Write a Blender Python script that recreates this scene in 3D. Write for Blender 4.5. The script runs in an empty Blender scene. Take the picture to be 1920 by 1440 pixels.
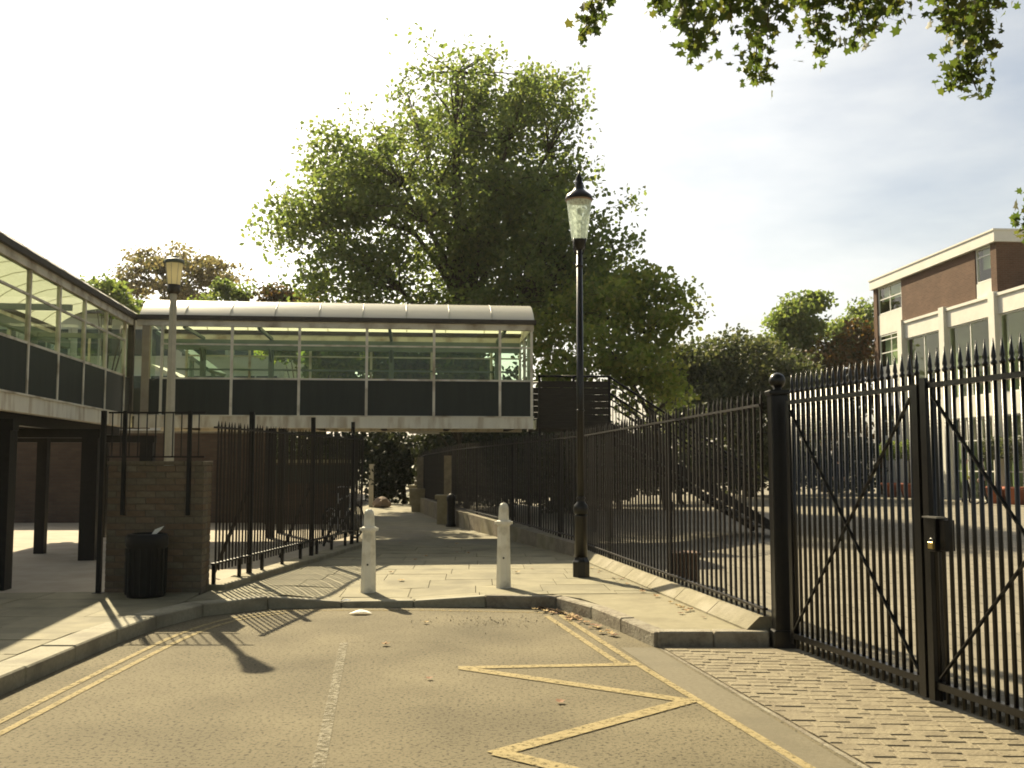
import bpy, bmesh, math, random
import numpy as np
from mathutils import Vector, Matrix, Euler
R = math.radians
sc = bpy.context.scene
col = sc.collection

# ------------------------------------------------------------------ camera
FPX, HORIZON, CAMH = 1850.0, 868.0, 1.6
PITCH = math.atan((HORIZON - 720) / FPX)
cd = bpy.data.cameras.new('camera'); cam = bpy.data.objects.new('camera', cd); col.objects.link(cam)
cam.location = (0, 0, CAMH); cam.rotation_euler = (R(90) + PITCH, 0, 0)
cd.sensor_width = 36; cd.lens = 36 * FPX / 1920; cd.clip_start = .1; cd.clip_end = 3000
sc.camera = cam
# ------------------------------------------------------------------ world and sun
SUN_DIR = Vector((-.58, 1.17, 1.0)).normalized()          # towards the sun
ELEV = math.asin(SUN_DIR.z); AZ = math.atan2(SUN_DIR.x, SUN_DIR.y)
w = bpy.data.worlds.new('World'); sc.world = w; w.use_nodes = True
nt = w.node_tree; N = nt.nodes; L = nt.links; N.clear()
out = N.new('ShaderNodeOutputWorld'); bg = N.new('ShaderNodeBackground'); sky = N.new('ShaderNodeTexSky')
sky.sky_type = 'NISHITA'; sky.sun_disc = False; sky.sun_elevation = ELEV; sky.sun_rotation = AZ
sky.air_density = 1.0; sky.dust_density = 3.0; sky.ozone_density = 1.0
tc = N.new('ShaderNodeTexCoord'); mp = N.new('ShaderNodeMapping'); mp.inputs['Scale'].default_value = (1.2, 1.2, 4.0)
nz = N.new('ShaderNodeTexNoise'); nz.inputs['Scale'].default_value = 1.6; nz.inputs['Detail'].default_value = 7; nz.inputs['Roughness'].default_value = .55
rp = N.new('ShaderNodeValToRGB'); rp.color_ramp.elements[0].position = .36; rp.color_ramp.elements[1].position = .66
rp.color_ramp.elements[0].color = (.05, .05, .05, 1); rp.color_ramp.elements[1].color = (.8, .8, .8, 1)
hz = N.new('ShaderNodeHueSaturation'); hz.inputs['Saturation'].default_value = .1; hz.inputs['Value'].default_value = 1.5
mx = N.new('ShaderNodeMixRGB')
L.new(tc.outputs['Generated'], mp.inputs['Vector']); L.new(mp.outputs[0], nz.inputs['Vector']); L.new(nz.outputs['Fac'], rp.inputs[0])
L.new(sky.outputs[0], hz.inputs['Color']); L.new(rp.outputs[0], mx.inputs[0]); L.new(sky.outputs[0], mx.inputs[1]); L.new(hz.outputs[0], mx.inputs[2])
tn = N.new('ShaderNodeMixRGB'); tn.blend_type = 'MULTIPLY'; tn.inputs[0].default_value = 1; tn.inputs[2].default_value = (1, .985, .92, 1); L.new(mx.outputs[0], tn.inputs[1]); L.new(tn.outputs[0], bg.inputs[0]); bg.inputs[1].default_value = .056; L.new(bg.outputs[0], out.inputs[0])
sd = bpy.data.lights.new('sun', 'SUN'); so = bpy.data.objects.new('sun', sd); col.objects.link(so)
sd.energy = 5.0; sd.angle = R(.55); sd.color = (1, .86, .58)
so.rotation_euler = (-SUN_DIR).to_track_quat('-Z', 'Y').to_euler(); so.location = (-20, 40, 30)
vs = sc.view_settings; vs.view_transform = 'Standard'; vs.look = 'None'; vs.exposure = 1.2; vs.gamma = 1
sc.render.engine = 'CYCLES'; sc.cycles.filter_width = 1.8
sc.cycles.max_bounces = 8; sc.cycles.transparent_max_bounces = 24
sc.cycles.caustics_reflective = False; sc.cycles.caustics_refractive = False

# ------------------------------------------------------------------ helpers
def ray(px, py):
    u = (px - 960) / FPX; v = -(py - 720) / FPX; c, s = math.cos(PITCH), math.sin(PITCH)
    return Vector((u, c - v * s, s + v * c))
def at(px, py, Y):
    d = ray(px, py); return Vector((0, 0, CAMH)) + d * (Y / d.y)
def gr(px, py, z=0.0):
    d = ray(px, py); return Vector((0, 0, CAMH)) + d * ((z - CAMH) / d.z)
ORG = {}
def tag(o, label=None, cat=None, group=None, kind=None):
    if label: o['label'] = label
    if cat: o['category'] = cat
    if group: o['group'] = group
    if kind: o['kind'] = kind
    return o
def empty(name, loc, label, cat, group=None, rz=0.0):
    o = bpy.data.objects.new(name, None); col.objects.link(o); o.location = loc; o.rotation_euler = (0, 0, rz)
    o.empty_display_size = .2
    ORG[o.name] = Vector(loc) if rz == 0 else Vector((0, 0, 0))
    return tag(o, label, cat, group)
def link(name, me, parent=None, loc=(0, 0, 0), rot=(0, 0, 0), scale=(1, 1, 1), origin=None):
    o = bpy.data.objects.new(name, me); col.objects.link(o)
    o.rotation_euler = rot; o.scale = scale
    l = Vector(loc)
    if parent is not None:
        o.parent = parent; l = l - ORG.get(parent.name, Vector((0, 0, 0)))
    o.location = l
    ORG[o.name] = Vector(loc)
    return o
class MB:
    def __init__(s): s.v = []; s.f = []; s.sm = []
    def add(s, vs, fs, smooth=False):
        n = len(s.v); s.v += [tuple(p) for p in vs]
        for q in fs: s.f.append(tuple(i + n for i in q)); s.sm.append(smooth)
        return s
    def box(s, x0, x1, y0, y1, z0, z1):
        return s.add([(x0,y0,z0),(x1,y0,z0),(x1,y1,z0),(x0,y1,z0),(x0,y0,z1),(x1,y0,z1),(x1,y1,z1),(x0,y1,z1)],
                     [(0,3,2,1),(4,5,6,7),(0,1,5,4),(1,2,6,5),(2,3,7,6),(3,0,4,7)])
    def bar(s, p, q, wd, hg, up=(0, 0, 1)):
        p, q = Vector(p), Vector(q); d = (q - p).normalized(); a = d.cross(Vector(up))
        if a.length < 1e-4: a = d.cross(Vector((0, 1, 0)))
        a.normalize(); b = a.cross(d).normalized(); a = a * wd / 2; b = b * hg / 2
        vs = [p-a-b, p+a-b, p+a+b, p-a+b, q-a-b, q+a-b, q+a+b, q-a+b]
        return s.add(vs, [(0,1,2,3),(7,6,5,4),(0,4,5,1),(1,5,6,2),(2,6,7,3),(3,7,4,0)])
    def prism(s, poly, z0, z1):
        n = len(poly); zt = z1 if callable(z1) else (lambda x, y: z1)
        a = sum(poly[i][0]*poly[(i+1)%n][1]-poly[(i+1)%n][0]*poly[i][1] for i in range(n))
        if a < 0: poly = poly[::-1]
        vs = [(p[0], p[1], z0) for p in poly] + [(p[0], p[1], zt(p[0], p[1])) for p in poly]
        fs = [tuple(range(n))[::-1], tuple(range(n, 2*n))] + [(i, (i+1)%n, n+(i+1)%n, n+i) for i in range(n)]
        return s.add(vs, fs)
    def lathe(s, prof, n=16, c=(0, 0, 0), smooth=True, phase=0.0, cap=True):
        vs = []; fs = []
        for r, z in prof:
            for i in range(n):
                a = 2*math.pi*i/n + phase; vs.append((c[0]+r*math.cos(a), c[1]+r*math.sin(a), c[2]+z))
        for k in range(len(prof)-1):
            for i in range(n):
                j = (i+1) % n; fs.append((k*n+i, k*n+j, (k+1)*n+j, (k+1)*n+i))
        s.add(vs, fs, smooth)
        if cap:
            m = len(s.v) - len(vs)
            s.f.append(tuple(m+i for i in range(n))[::-1]); s.sm.append(False)
            s.f.append(tuple(m+(len(prof)-1)*n+i for i in range(n))); s.sm.append(False)
        return s
    def tube(s, pts, rad, n=6, smooth=True):
        pts = [Vector(p) for p in pts]; vs = []; fs = []
        a = None
        for k, p in enumerate(pts):
            d = (pts[min(k+1, len(pts)-1)] - pts[max(k-1, 0)])
            d = d.normalized() if d.length > 1e-6 else Vector((0, 0, 1))
            if a is None: a = d.orthogonal().normalized()
            else:
                a = a - d * a.dot(d); a = a.normalized() if a.length > 1e-5 else d.orthogonal().normalized()
            b = d.cross(a); r = rad[k] if hasattr(rad, '__len__') else rad
            for i in range(n):
                t = 2*math.pi*i/n; vs.append(p + a*(r*math.cos(t)) + b*(r*math.sin(t)))
        for k in range(len(pts)-1):
            for i in range(n):
                j = (i+1) % n; fs.append((k*n+i, k*n+j, (k+1)*n+j, (k+1)*n+i))
        m = len(pts)-1
        fs.append(tuple(range(n))[::-1]); fs.append(tuple(m*n+i for i in range(n)))
        return s.add(vs, fs, smooth)
    def torus(s, c, R0, r, ax1, ax2, n=28, m=6):
        c = Vector(c); ax1 = Vector(ax1); ax2 = Vector(ax2); ax3 = ax1.cross(ax2); vs = []; fs = []
        for i in range(n):
            t = 2*math.pi*i/n; rd = ax1*math.cos(t)+ax2*math.sin(t)
            for j in range(m):
                q = 2*math.pi*j/m; vs.append(c + rd*(R0+r*math.cos(q)) + ax3*(r*math.sin(q)))
        for i in range(n):
            for j in range(m):
                fs.append((i*m+j, ((i+1)%n)*m+j, ((i+1)%n)*m+(j+1)%m, i*m+(j+1)%m))
        return s.add(vs, fs, True)
    def mesh(s, name, mat, off=(0, 0, 0), bevel=0):
        me = bpy.data.meshes.new(name)
        ox, oy, oz = off
        me.from_pydata([(x-ox, y-oy, z-oz) for x, y, z in s.v], [], s.f)
        if mat: me.materials.append(mat)
        me.polygons.foreach_set('use_smooth', s.sm)
        if bevel:
            bm = bmesh.new(); bm.from_mesh(me)
            bmesh.ops.bevel(bm, geom=list(bm.edges), offset=bevel, segments=1, affect='EDGES', clamp_overlap=True)
            bm.to_mesh(me); bm.free()
        me.update(); return me
    def build(s, name, mat, parent=None, bevel=0, loc=None):
        """coordinates are the parent's frame for rotated parents, world otherwise"""
        off = ORG.get(parent.name, Vector((0, 0, 0))) if parent is not None else (Vector(loc) if loc is not None else Vector((0, 0, 0)))
        me = s.mesh(name, mat, off, bevel)
        o = bpy.data.objects.new(name, me); col.objects.link(o)
        if parent is not None: o.parent = parent
        elif loc is not None: o.location = loc
        ORG[o.name] = Vector(off)
        return o

# ------------------------------------------------------------------ materials
MT = {}
def mat(name, c1, c2=None, scale=6.0, rough=.8, bump=0.0, bscale=60.0, spec=.35, metal=0.0, lo=.35, hi=.65, detail=6, c3=None, scale3=1.0, stretch=None, isl=0.0, patch=0.0):
    m = bpy.data.materials.new(name); m.use_nodes = True; MT[name] = m
    t = m.node_tree; n = t.nodes; l = t.links; b = n['Principled BSDF']
    b.inputs['Roughness'].default_value = rough; b.inputs['Specular IOR Level'].default_value = spec; b.inputs['Metallic'].default_value = metal
    b.inputs['Base Color'].default_value = (*c1, 1)
    tc = n.new('ShaderNodeTexCoord'); src = tc.outputs['Object']
    if stretch:
        mp = n.new('ShaderNodeMapping'); mp.inputs['Scale'].default_value = stretch; l.new(src, mp.inputs[0]); src = mp.outputs[0]
    cout = None
    if c2:
        z = n.new('ShaderNodeTexNoise'); z.inputs['Scale'].default_value = scale; z.inputs['Detail'].default_value = detail; z.inputs['Roughness'].default_value = .65
        r = n.new('ShaderNodeValToRGB'); r.color_ramp.elements[0].position = lo; r.color_ramp.elements[1].position = hi
        r.color_ramp.elements[0].color = (*c1, 1); r.color_ramp.elements[1].color = (*c2, 1)
        l.new(src, z.inputs['Vector']); l.new(z.outputs['Fac'], r.inputs[0]); cout = r.outputs[0]
        if c3:
            z3 = n.new('ShaderNodeTexNoise'); z3.inputs['Scale'].default_value = scale3; z3.inputs['Detail'].default_value = 5
            r3 = n.new('ShaderNodeValToRGB'); r3.color_ramp.elements[0].position = .48; r3.color_ramp.elements[1].position = .68
            r3.color_ramp.elements[0].color = (0, 0, 0, 1)
            mx = n.new('ShaderNodeMixRGB'); l.new(src, z3.inputs['Vector']); l.new(z3.outputs['Fac'], r3.inputs[0]); l.new(r3.outputs[0], mx.inputs[0])
            l.new(cout, mx.inputs[1]); mx.inputs[2].default_value = (*c3, 1); cout = mx.outputs[0]
        if isl:
            oi = n.new('ShaderNodeObjectInfo'); mr = n.new('ShaderNodeMapRange'); mr.inputs[3].default_value = 1-isl; mr.inputs[4].default_value = 1+isl
            l.new(oi.outputs['Random'], mr.inputs[0]); hs = n.new('ShaderNodeHueSaturation'); l.new(mr.outputs[0], hs.inputs['Value']); l.new(cout, hs.inputs['Color']); cout = hs.outputs[0]
        if patch:
            zp = n.new('ShaderNodeTexNoise'); zp.inputs['Scale'].default_value = .9; zp.inputs['Detail'].default_value = 6; mp2 = n.new('ShaderNodeMapRange'); mp2.inputs[1].default_value = .3; mp2.inputs[2].default_value = .7; mp2.inputs[3].default_value = 1-patch; mp2.inputs[4].default_value = 1+patch
            l.new(src, zp.inputs['Vector']); l.new(zp.outputs['Fac'], mp2.inputs[0]); hp = n.new('ShaderNodeHueSaturation'); l.new(mp2.outputs[0], hp.inputs['Value']); l.new(cout, hp.inputs['Color']); cout = hp.outputs[0]
        l.new(cout, b.inputs['Base Color'])
    if bump:
        zb = n.new('ShaderNodeTexNoise'); zb.inputs['Scale'].default_value = bscale; zb.inputs['Detail'].default_value = 4
        bp = n.new('ShaderNodeBump'); bp.inputs['Strength'].default_value = bump; bp.inputs['Distance'].default_value = .02
        l.new(src, zb.inputs['Vector']); l.new(zb.outputs['Fac'], bp.inputs['Height']); l.new(bp.outputs[0], b.inputs['Normal'])
    return m
def glass(name, tint, rough=.02, ior=1.45):
    m = bpy.data.materials.new(name); m.use_nodes = True; MT[name] = m; t = m.node_tree; n = t.nodes; l = t.links; n.clear()
    o = n.new('ShaderNodeOutputMaterial'); tr = n.new('ShaderNodeBsdfTransparent'); tr.inputs[0].default_value = (*tint, 1)
    g = n.new('ShaderNodeBsdfGlossy'); g.inputs['Roughness'].default_value = rough; fr = n.new('ShaderNodeFresnel'); fr.inputs[0].default_value = ior
    ge = n.new('ShaderNodeNewGeometry'); iv = n.new('ShaderNodeMath'); iv.operation = 'SUBTRACT'; iv.inputs[0].default_value = 1; ml = n.new('ShaderNodeMath'); ml.operation = 'MULTIPLY'; l.new(ge.outputs['Backfacing'], iv.inputs[1]); l.new(iv.outputs[0], ml.inputs[0]); l.new(fr.outputs[0], ml.inputs[1])
    mx = n.new('ShaderNodeMixShader'); l.new(ml.outputs[0], mx.inputs[0]); l.new(tr.outputs[0], mx.inputs[1]); l.new(g.outputs[0], mx.inputs[2]); l.new(mx.outputs[0], o.inputs[0]); return m
def leafmat(name, cols, trans=.45, tcol=1.6):
    m = bpy.data.materials.new(name); m.use_nodes = True; MT[name] = m; t = m.node_tree; n = t.nodes; l = t.links; b = n['Principled BSDF']
    b.inputs['Roughness'].default_value = .55; b.inputs['Specular IOR Level'].default_value = .3
    g = n.new('ShaderNodeNewGeometry'); r = n.new('ShaderNodeValToRGB'); e = r.color_ramp.elements
    while len(e) < len(cols): e.new(.5)
    for i, c in enumerate(cols): e[i].position = i/(len(cols)-1); e[i].color = (*c, 1)
    l.new(g.outputs['Random Per Island'], r.inputs[0]); l.new(r.outputs[0], b.inputs['Base Color'])
    ts = n.new('ShaderNodeBsdfTranslucent'); mm = n.new('ShaderNodeMixRGB'); mm.blend_type = 'MULTIPLY'; mm.inputs[0].default_value = 1
    mm.inputs[2].default_value = (tcol*.95, tcol, tcol*.5, 1); l.new(r.outputs[0], mm.inputs[1]); l.new(mm.outputs[0], ts.inputs[0])
    mx = n.new('ShaderNodeMixShader'); mx.inputs[0].default_value = trans; l.new(b.outputs[0], mx.inputs[1]); l.new(ts.outputs[0], mx.inputs[2])
    l.new(mx.outputs[0], n['Material Output'].inputs[0]); return m
def paint(name, c, wear=.5):
    m = mat(name, c, tuple(k*.8 for k in c), 9, .9, .2, 70, .15); t = m.node_tree; n = t.nodes; l = t.links
    z = n.new('ShaderNodeTexNoise'); z.inputs['Scale'].default_value = 22; z.inputs['Detail'].default_value = 8; z.inputs['Roughness'].default_value = .75
    r = n.new('ShaderNodeValToRGB'); r.color_ramp.elements[0].position = wear-.08; r.color_ramp.elements[1].position = wear+.12
    tr = n.new('ShaderNodeBsdfTransparent'); mx = n.new('ShaderNodeMixShader'); tcd = n.new('ShaderNodeTexCoord')
    l.new(tcd.outputs['Object'], z.inputs['Vector']); l.new(z.outputs['Fac'], r.inputs[0]); l.new(r.outputs[0], mx.inputs[0]); l.new(tr.outputs[0], mx.inputs[1])
    l.new(n['Principled BSDF'].outputs[0], mx.inputs[2]); l.new(mx.outputs[0], n['Material Output'].inputs[0]); return m
def brickmat(name, c1, c2, mortar, axes='xz', bw=.225, bh=.075):
    m = bpy.data.materials.new(name); m.use_nodes = True; MT[name] = m; t = m.node_tree; n = t.nodes; l = t.links; b = n['Principled BSDF']; b.inputs['Roughness'].default_value = .9
    b.inputs['Specular IOR Level'].default_value = .2
    tc = n.new('ShaderNodeTexCoord'); sp = n.new('ShaderNodeSeparateXYZ'); cb = n.new('ShaderNodeCombineXYZ'); ad = n.new('ShaderNodeMath'); ad.operation = 'ADD'
    l.new(tc.outputs['Object'], sp.inputs[0]); l.new(sp.outputs[0], ad.inputs[0]); l.new(sp.outputs[1], ad.inputs[1]); l.new(ad.outputs[0], cb.inputs[0])
    l.new(sp.outputs[1] if axes == 'xy' else sp.outputs[2], cb.inputs[1])
    if axes == 'xy': l.new(sp.outputs[0], cb.inputs[0])
    bt = n.new('ShaderNodeTexBrick'); bt.inputs['Scale'].default_value = 1; bt.inputs['Brick Width'].default_value = bw; bt.inputs['Row Height'].default_value = bh
    bt.inputs['Mortar Size'].default_value = .008 if bw < .5 else .012; bt.inputs['Color1'].default_value = (*c1, 1); bt.inputs['Color2'].default_value = (*c2, 1); bt.inputs['Mortar'].default_value = (*mortar, 1)
    l.new(cb.outputs[0], bt.inputs['Vector'])
    z = n.new('ShaderNodeTexNoise'); z.inputs['Scale'].default_value = 1.3; z.inputs['Detail'].default_value = 8
    mr = n.new('ShaderNodeMapRange'); mr.inputs[3].default_value = .65; mr.inputs[4].default_value = 1.35; hs = n.new('ShaderNodeHueSaturation')
    l.new(tc.outputs['Object'], z.inputs['Vector']); l.new(z.outputs['Fac'], mr.inputs[0]); l.new(mr.outputs[0], hs.inputs['Value']); l.new(bt.outputs['Color'], hs.inputs['Color']); l.new(hs.outputs[0], b.inputs['Base Color'])
    bp = n.new('ShaderNodeBump'); bp.inputs['Strength'].default_value = .5; bp.inputs['Distance'].default_value = .01; bp.invert = True
    l.new(bt.outputs['Fac'], bp.inputs['Height']); l.new(bp.outputs[0], b.inputs['Normal']); return m

asphalt = mat('asphalt', (.045, .038, .024), (.152, .13, .083), 38, .92, .35, 60, .15, lo=.37, hi=.48, detail=8, patch=.24)
gutter_asphalt = mat('smooth_asphalt', (.13, .112, .073), (.165, .143, .095), 30, .85, .2, 90, .25, c3=(.115, .1, .065), scale3=1.4)
earth = mat('earth', (.09, .085, .05), (.14, .13, .08), 3, .95)
slabm = mat('paving_slab', (.2, .178, .112), (.25, .225, .145), 4, .85, .2, 60, .25, c3=(.165, .148, .095), scale3=2.2, isl=.1)
slabbase = mat('paving_joint', (.16, .145, .105), (.21, .19, .14), 8, .95)
kerbm = mat('granite_kerb', (.24, .22, .155), (.31, .285, .205), 30, .85, .25, 90, .3, c3=(.19, .17, .12), scale3=3, isl=.07)
kerbdark = mat('weathered_kerb', (.16, .135, .1), (.27, .24, .18), 18, .9, .6, 40, .2, c3=(.3, .275, .21), scale3=4, isl=.12)
settm = mat('sett_stone', (.185, .155, .1), (.235, .2, .13), 14, .85, .45, 45, .3, c3=(.165, .137, .088), scale3=5, isl=.05)
yardm = brickmat('yard_paving', (.19, .17, .13), (.23, .205, .155), (.12, .105, .08), 'xy', .62, .62)
yellow = paint('yellow_paint', (.325, .262, .135), .385); yellow_f = paint('faded_yellow_paint', (.3, .225, .09), .5)
whitep = paint('faded_white_paint', (.26, .233, .168), .46); whitef = paint('ghost_white_paint', (.21, .187, .128), .57)
black = mat('black_gloss_paint', (.004, .004, .004), (.008, .007, .006), 12, .28, .06, 60, .4)
blackm = mat('black_iron', (.005, .0045, .004), (.01, .009, .008), 14, .45, .15, 60, .2)
rustm = mat('rusty_black_rail', (.006, .005, .004), (.02, .014, .01), 9, .5, .2, 60, .35)
bollm = mat('white_bollard_paint', (.77, .74, .63), (.82, .79, .68), 7, .65, .12, 40, .35, c3=(.52, .48, .37), scale3=5)
concm = mat('pale_concrete_post', (.42, .4, .32), (.5, .475, .39), 8, .85, .2, 50, .25)
cream_metal = mat('cream_painted_metal', (.66, .62, .51), (.73, .69, .57), 3, .55, 0, 1, .4, c3=(.33, .27, .19), scale3=2.5)
beamm = mat('cream_fascia', (.7, .66, .54), (.77, .73, .6), 2, .6, 0, 1, .35, c3=(.48, .4, .28), scale3=2.6, stretch=(2.5, 2.5, .5))
gutm = mat('dark_gutter', (.04, .034, .026), (.065, .055, .042), 8, .6)
spand = mat('dark_spandrel', (.028, .034, .031), (.037, .043, .039), 2, .5, 0, 1, .15, stretch=(3, 3, .4))
tealm = mat('teal_steel', (.13, .18, .15), (.17, .22, .185), 4, .5)
soffm = mat('soffit_board', (.3, .28, .22), (.36, .34, .27), 4, .8)
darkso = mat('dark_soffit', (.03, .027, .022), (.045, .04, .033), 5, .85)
glz = glass('tinted_glass', (.86, .92, .84), ior=1.4); glz_b = glass('hall_glass', (.8, .87, .76), ior=1.4); 
brk = brickmat('brown_brick', (.1, .052, .032), (.125, .068, .042), (.12, .09, .06)); brk_d = brickmat('dark_brick', (.066, .046, .036), (.086, .06, .046), (.065, .055, .044))
whiteb = mat('white_render', (.62, .6, .53), (.7, .68, .6), 1.5, .8, 0, 1, .2)
bark = mat('bark', (.045, .036, .025), (.09, .075, .052), 9, .95, .5, 14, .15)
roofm = bpy.data.materials.new('translucent_roof'); roofm.use_nodes = True
_n = roofm.node_tree.nodes; _l = roofm.node_tree.links; _b = _n['Principled BSDF']; _b.inputs['Base Color'].default_value = (.76, .73, .61, 1); _b.inputs['Roughness'].default_value = .34
_t = _n.new('ShaderNodeBsdfTranslucent'); _t.inputs[0].default_value = (.75, .72, .58, 1); _m = _n.new('ShaderNodeMixShader'); _m.inputs[0].default_value = .45
_l.new(_b.outputs[0], _m.inputs[1]); _l.new(_t.outputs[0], _m.inputs[2]); _l.new(_m.outputs[0], _n['Material Output'].inputs[0])
ribm = roofm
rng = random.Random(7); nr = np.random.default_rng(11)

# ------------------------------------------------------------------ ground
def struct(o): o['kind'] = 'structure'; return o
MB().prism([(-900, -300), (900, -300), (900, 1500), (-900, 1500)], -.6, -.04).build('ground', earth)['kind'] = 'structure'
struct(MB().prism([(-14, -12), (3.4, -12), (3.4, 8.76), (.9, 12), (-3, 12), (-14, 12)], -.05, 0).build('road', asphalt))
def pz(x, y):
    a = max(0, min(1, (x + 2.45) / .7)) * max(0, min(1, (-.2 - x) / 1.3)); b = max(0, min(1, (12.9 - y) / 1.3))
    return .125 - .085 * a * b
def clip(poly, reg):
    ar = sum(reg[i][0]*reg[(i+1)%len(reg)][1]-reg[(i+1)%len(reg)][0]*reg[i][1] for i in range(len(reg)))
    if ar < 0: reg = reg[::-1]
    for i in range(len(reg)):
        a, b = reg[i], reg[(i+1) % len(reg)]; outp = []
        if not poly: return []
        ins = lambda p: (b[0]-a[0])*(p[1]-a[1])-(b[1]-a[1])*(p[0]-a[0]) >= -1e-9
        for k in range(len(poly)):
            p, q = poly[k], poly[(k+1) % len(poly)]; ip, iq = ins(p), ins(q)
            if ip: outp.append(p)
            if ip != iq:
                d1 = (b[0]-a[0])*(p[1]-a[1])-(b[1]-a[1])*(p[0]-a[0]); d2 = (b[0]-a[0])*(q[1]-a[1])-(b[1]-a[1])*(q[0]-a[0]); t = d1/(d1-d2)
                outp.append((p[0]+(q[0]-p[0])*t, p[1]+(q[1]-p[1])*t))
        poly = outp
    return poly
def area(p): return abs(sum(p[i][0]*p[(i+1)%len(p)][1]-p[(i+1)%len(p)][0]*p[i][1] for i in range(len(p))))/2
def paved(name, regions, ang, sx, sy, base=.1, gap=.008):
    """a paved sheet with its slabs as children, laid in rows with recessed joints; regions are convex"""
    g = None; m = MB()
    for reg in regions: m.prism(reg, -.05, base)
    g = struct(m.build(name, slabbase))
    c, s = math.cos(ang), math.sin(ang); cx = sum(p[0] for p in regions[0])/len(regions[0]); cy = min(p[1] for q in regions for p in q); span = 14
    for j in range(int(30/sy)):
        off = rng.random()*sx
        for i in range(-int(span/sx), int(span/sx)):
            x0, y0 = i*sx+off+gap/2, j*sy-.3+gap/2; x1, y1 = x0+sx-gap, y0+sy-gap
            q0 = [(cx + c*x - s*y, cy + s*x + c*y) for x, y in ((x0,y0),(x1,y0),(x1,y1),(x0,y1))]; dz = rng.uniform(-.003, .002)
            for reg in regions:
                q = clip(q0, reg)
                if len(q) < 3 or area(q) < .004: continue
                MB().prism(q, .012, lambda x, y: pz(x, y) + dz).build('paving_slab', slabm, g)
    return g
paved('left_pavement', [[(-9, 2.5), (-3.83, 2.5), (-3.83, 8.7), (-9, 8.7)], [(-9, 8.7), (-3.83, 8.7), (-3.5, 10.75), (-3.6, 11.62), (-9, 11.0)], [(-3.5, 10.75), (-2.55, 11.2), (-3.5, 11.62)]], R(0), .92, .62, .1)
paved('path_pavement', [[(-3.5, 11.64), (-2.5, 11.22), (.44, 11.3), (1.66, 11.35), (.98, 15.8), (.3, 18), (-2.62, 18)]], R(2), .78, .6, .03)
struct(MB().prism([(-2.62, 18.0), (.3, 18.0), (-1.5, 24), (-2.75, 30), (-3.5, 36), (-6, 36), (-5.2, 30)], -.05, .118).build('far_path', mat('worn_paving', (.2, .18, .12), (.27, .245, .17), 3, .9, .2, 30, .2, c3=(.22, .2, .15), scale3=1.2)))
struct(MB().prism([(.46, 11.295), (.76, 10.95), (1.0, 10.2), (1.36, 8.9), (2.2, 8.9), (2.06, 9.6), (1.66, 11.345)], -.05, .121).build('right_pavement', mat('fine_paving', (.225, .2, .128), (.275, .245, .16), 5, .88, .2, 80, .2, c3=(.18, .158, .1), scale3=1.7)))
struct(MB().prism([(-30, 11.0), (-9, 11.004), (-3.62, 11.66), (-3.5, 11.9), (-2.7, 18), (-5.2, 30), (-6, 36), (-6, 60), (-30, 60)], -.05, .1).build('undercroft_floor', mat('undercroft_paving', (.3, .255, .19), (.38, .33, .25), 2, .9, .15, 40, .2)))
struct(MB().prism([(4.9, -2), (3.36, 4.9), (2.52, 8.7), (2.42, 8.9), (1.2, 15.8), (-1.3, 24), (-2.5, 30), (-3.2, 36), (-3.2, 75), (60, 75), (60, -2)], -.05, .03).build('yard', yardm))
# kerb stones along the kerb line
KERB = [(-3.53, 2.5), (-3.53, 8.7), (-3.45, 9.8), (-3.22, 10.6), (-2.75, 11.08), (-1.55, 11.14), (.32, 11.15), (.62, 10.88), (.86, 10.15), (1.24, 8.74)]
def resample(pts, step):
    o = [Vector(pts[0])]
    for a, b in zip(pts, pts[1:]):
        a, b = Vector(a), Vector(b); n = max(1, round((b-a).length/step))
        for k in range(1, n+1): o.append(a + (b-a)*k/n)
    return o
def smooth(pts, it=3):
    for _ in range(it):
        q = [pts[0]]
        for a, b in zip(pts, pts[1:]):
            q += [(a[0]*.75+b[0]*.25, a[1]*.75+b[1]*.25), (a[0]*.25+b[0]*.75, a[1]*.25+b[1]*.75)]
        pts = q + [pts[-1]]
    return pts
def arclen(pts, step):
    P = [Vector(p) for p in pts]; d = [0]
    for a, b in zip(P, P[1:]): d.append(d[-1] + (b-a).length)
    n = max(1, round(d[-1]/step)); o = []
    for k in range(n+1):
        t = d[-1]*k/n; i = max(0, min(len(P)-2, next((j for j in range(len(d)-1) if d[j+1] >= t-1e-9), len(P)-2))); f = (t-d[i])/max(1e-9, d[i+1]-d[i]); o.append(P[i].lerp(P[i+1], f))
    return o
def kerb(name, pts, wfun, matf, step):
    P = arclen(smooth(pts), step); nrm = []
    for i in range(len(P)):
        d = (P[min(i+1, len(P)-1)] - P[max(i-1, 0)]).normalized(); nrm.append(Vector((-d.y, d.x)))
    root = MB().prism([tuple(P[0]), tuple(P[1]), tuple(P[1]+nrm[1]*.05), tuple(P[0]+nrm[0]*.05)], -.06, -.045).build(name, slabbase); struct(root)
    for i in range(len(P)-1):
        a, b = P[i], P[i+1]; t = (b-a)*(.0035/(b-a).length); a2, b2 = a+t, b-t; w0, w1 = wfun(a), wfun(b)
        q = [tuple(a2), tuple(b2), tuple(b2+nrm[i+1]*w1), tuple(a2+nrm[i]*w0)]
        dz = rng.uniform(-.004, .004)
        MB().prism(q, -.05, lambda x, y: pz(x, y) + .006 + dz).build('kerb_stone', matf(a), root, bevel=.012)
kerb('kerb', KERB, lambda p: .29 if p.x < -3.3 else (.29 - .14*min(1, (p.x+3.3)/.6)), lambda p: kerbm if p.x < -.4 else kerbdark, .8)
kerb('return_kerb', [(1.27, 8.74), (2.25, 8.74)], lambda p: .15, lambda p: kerbdark, .5)
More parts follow.
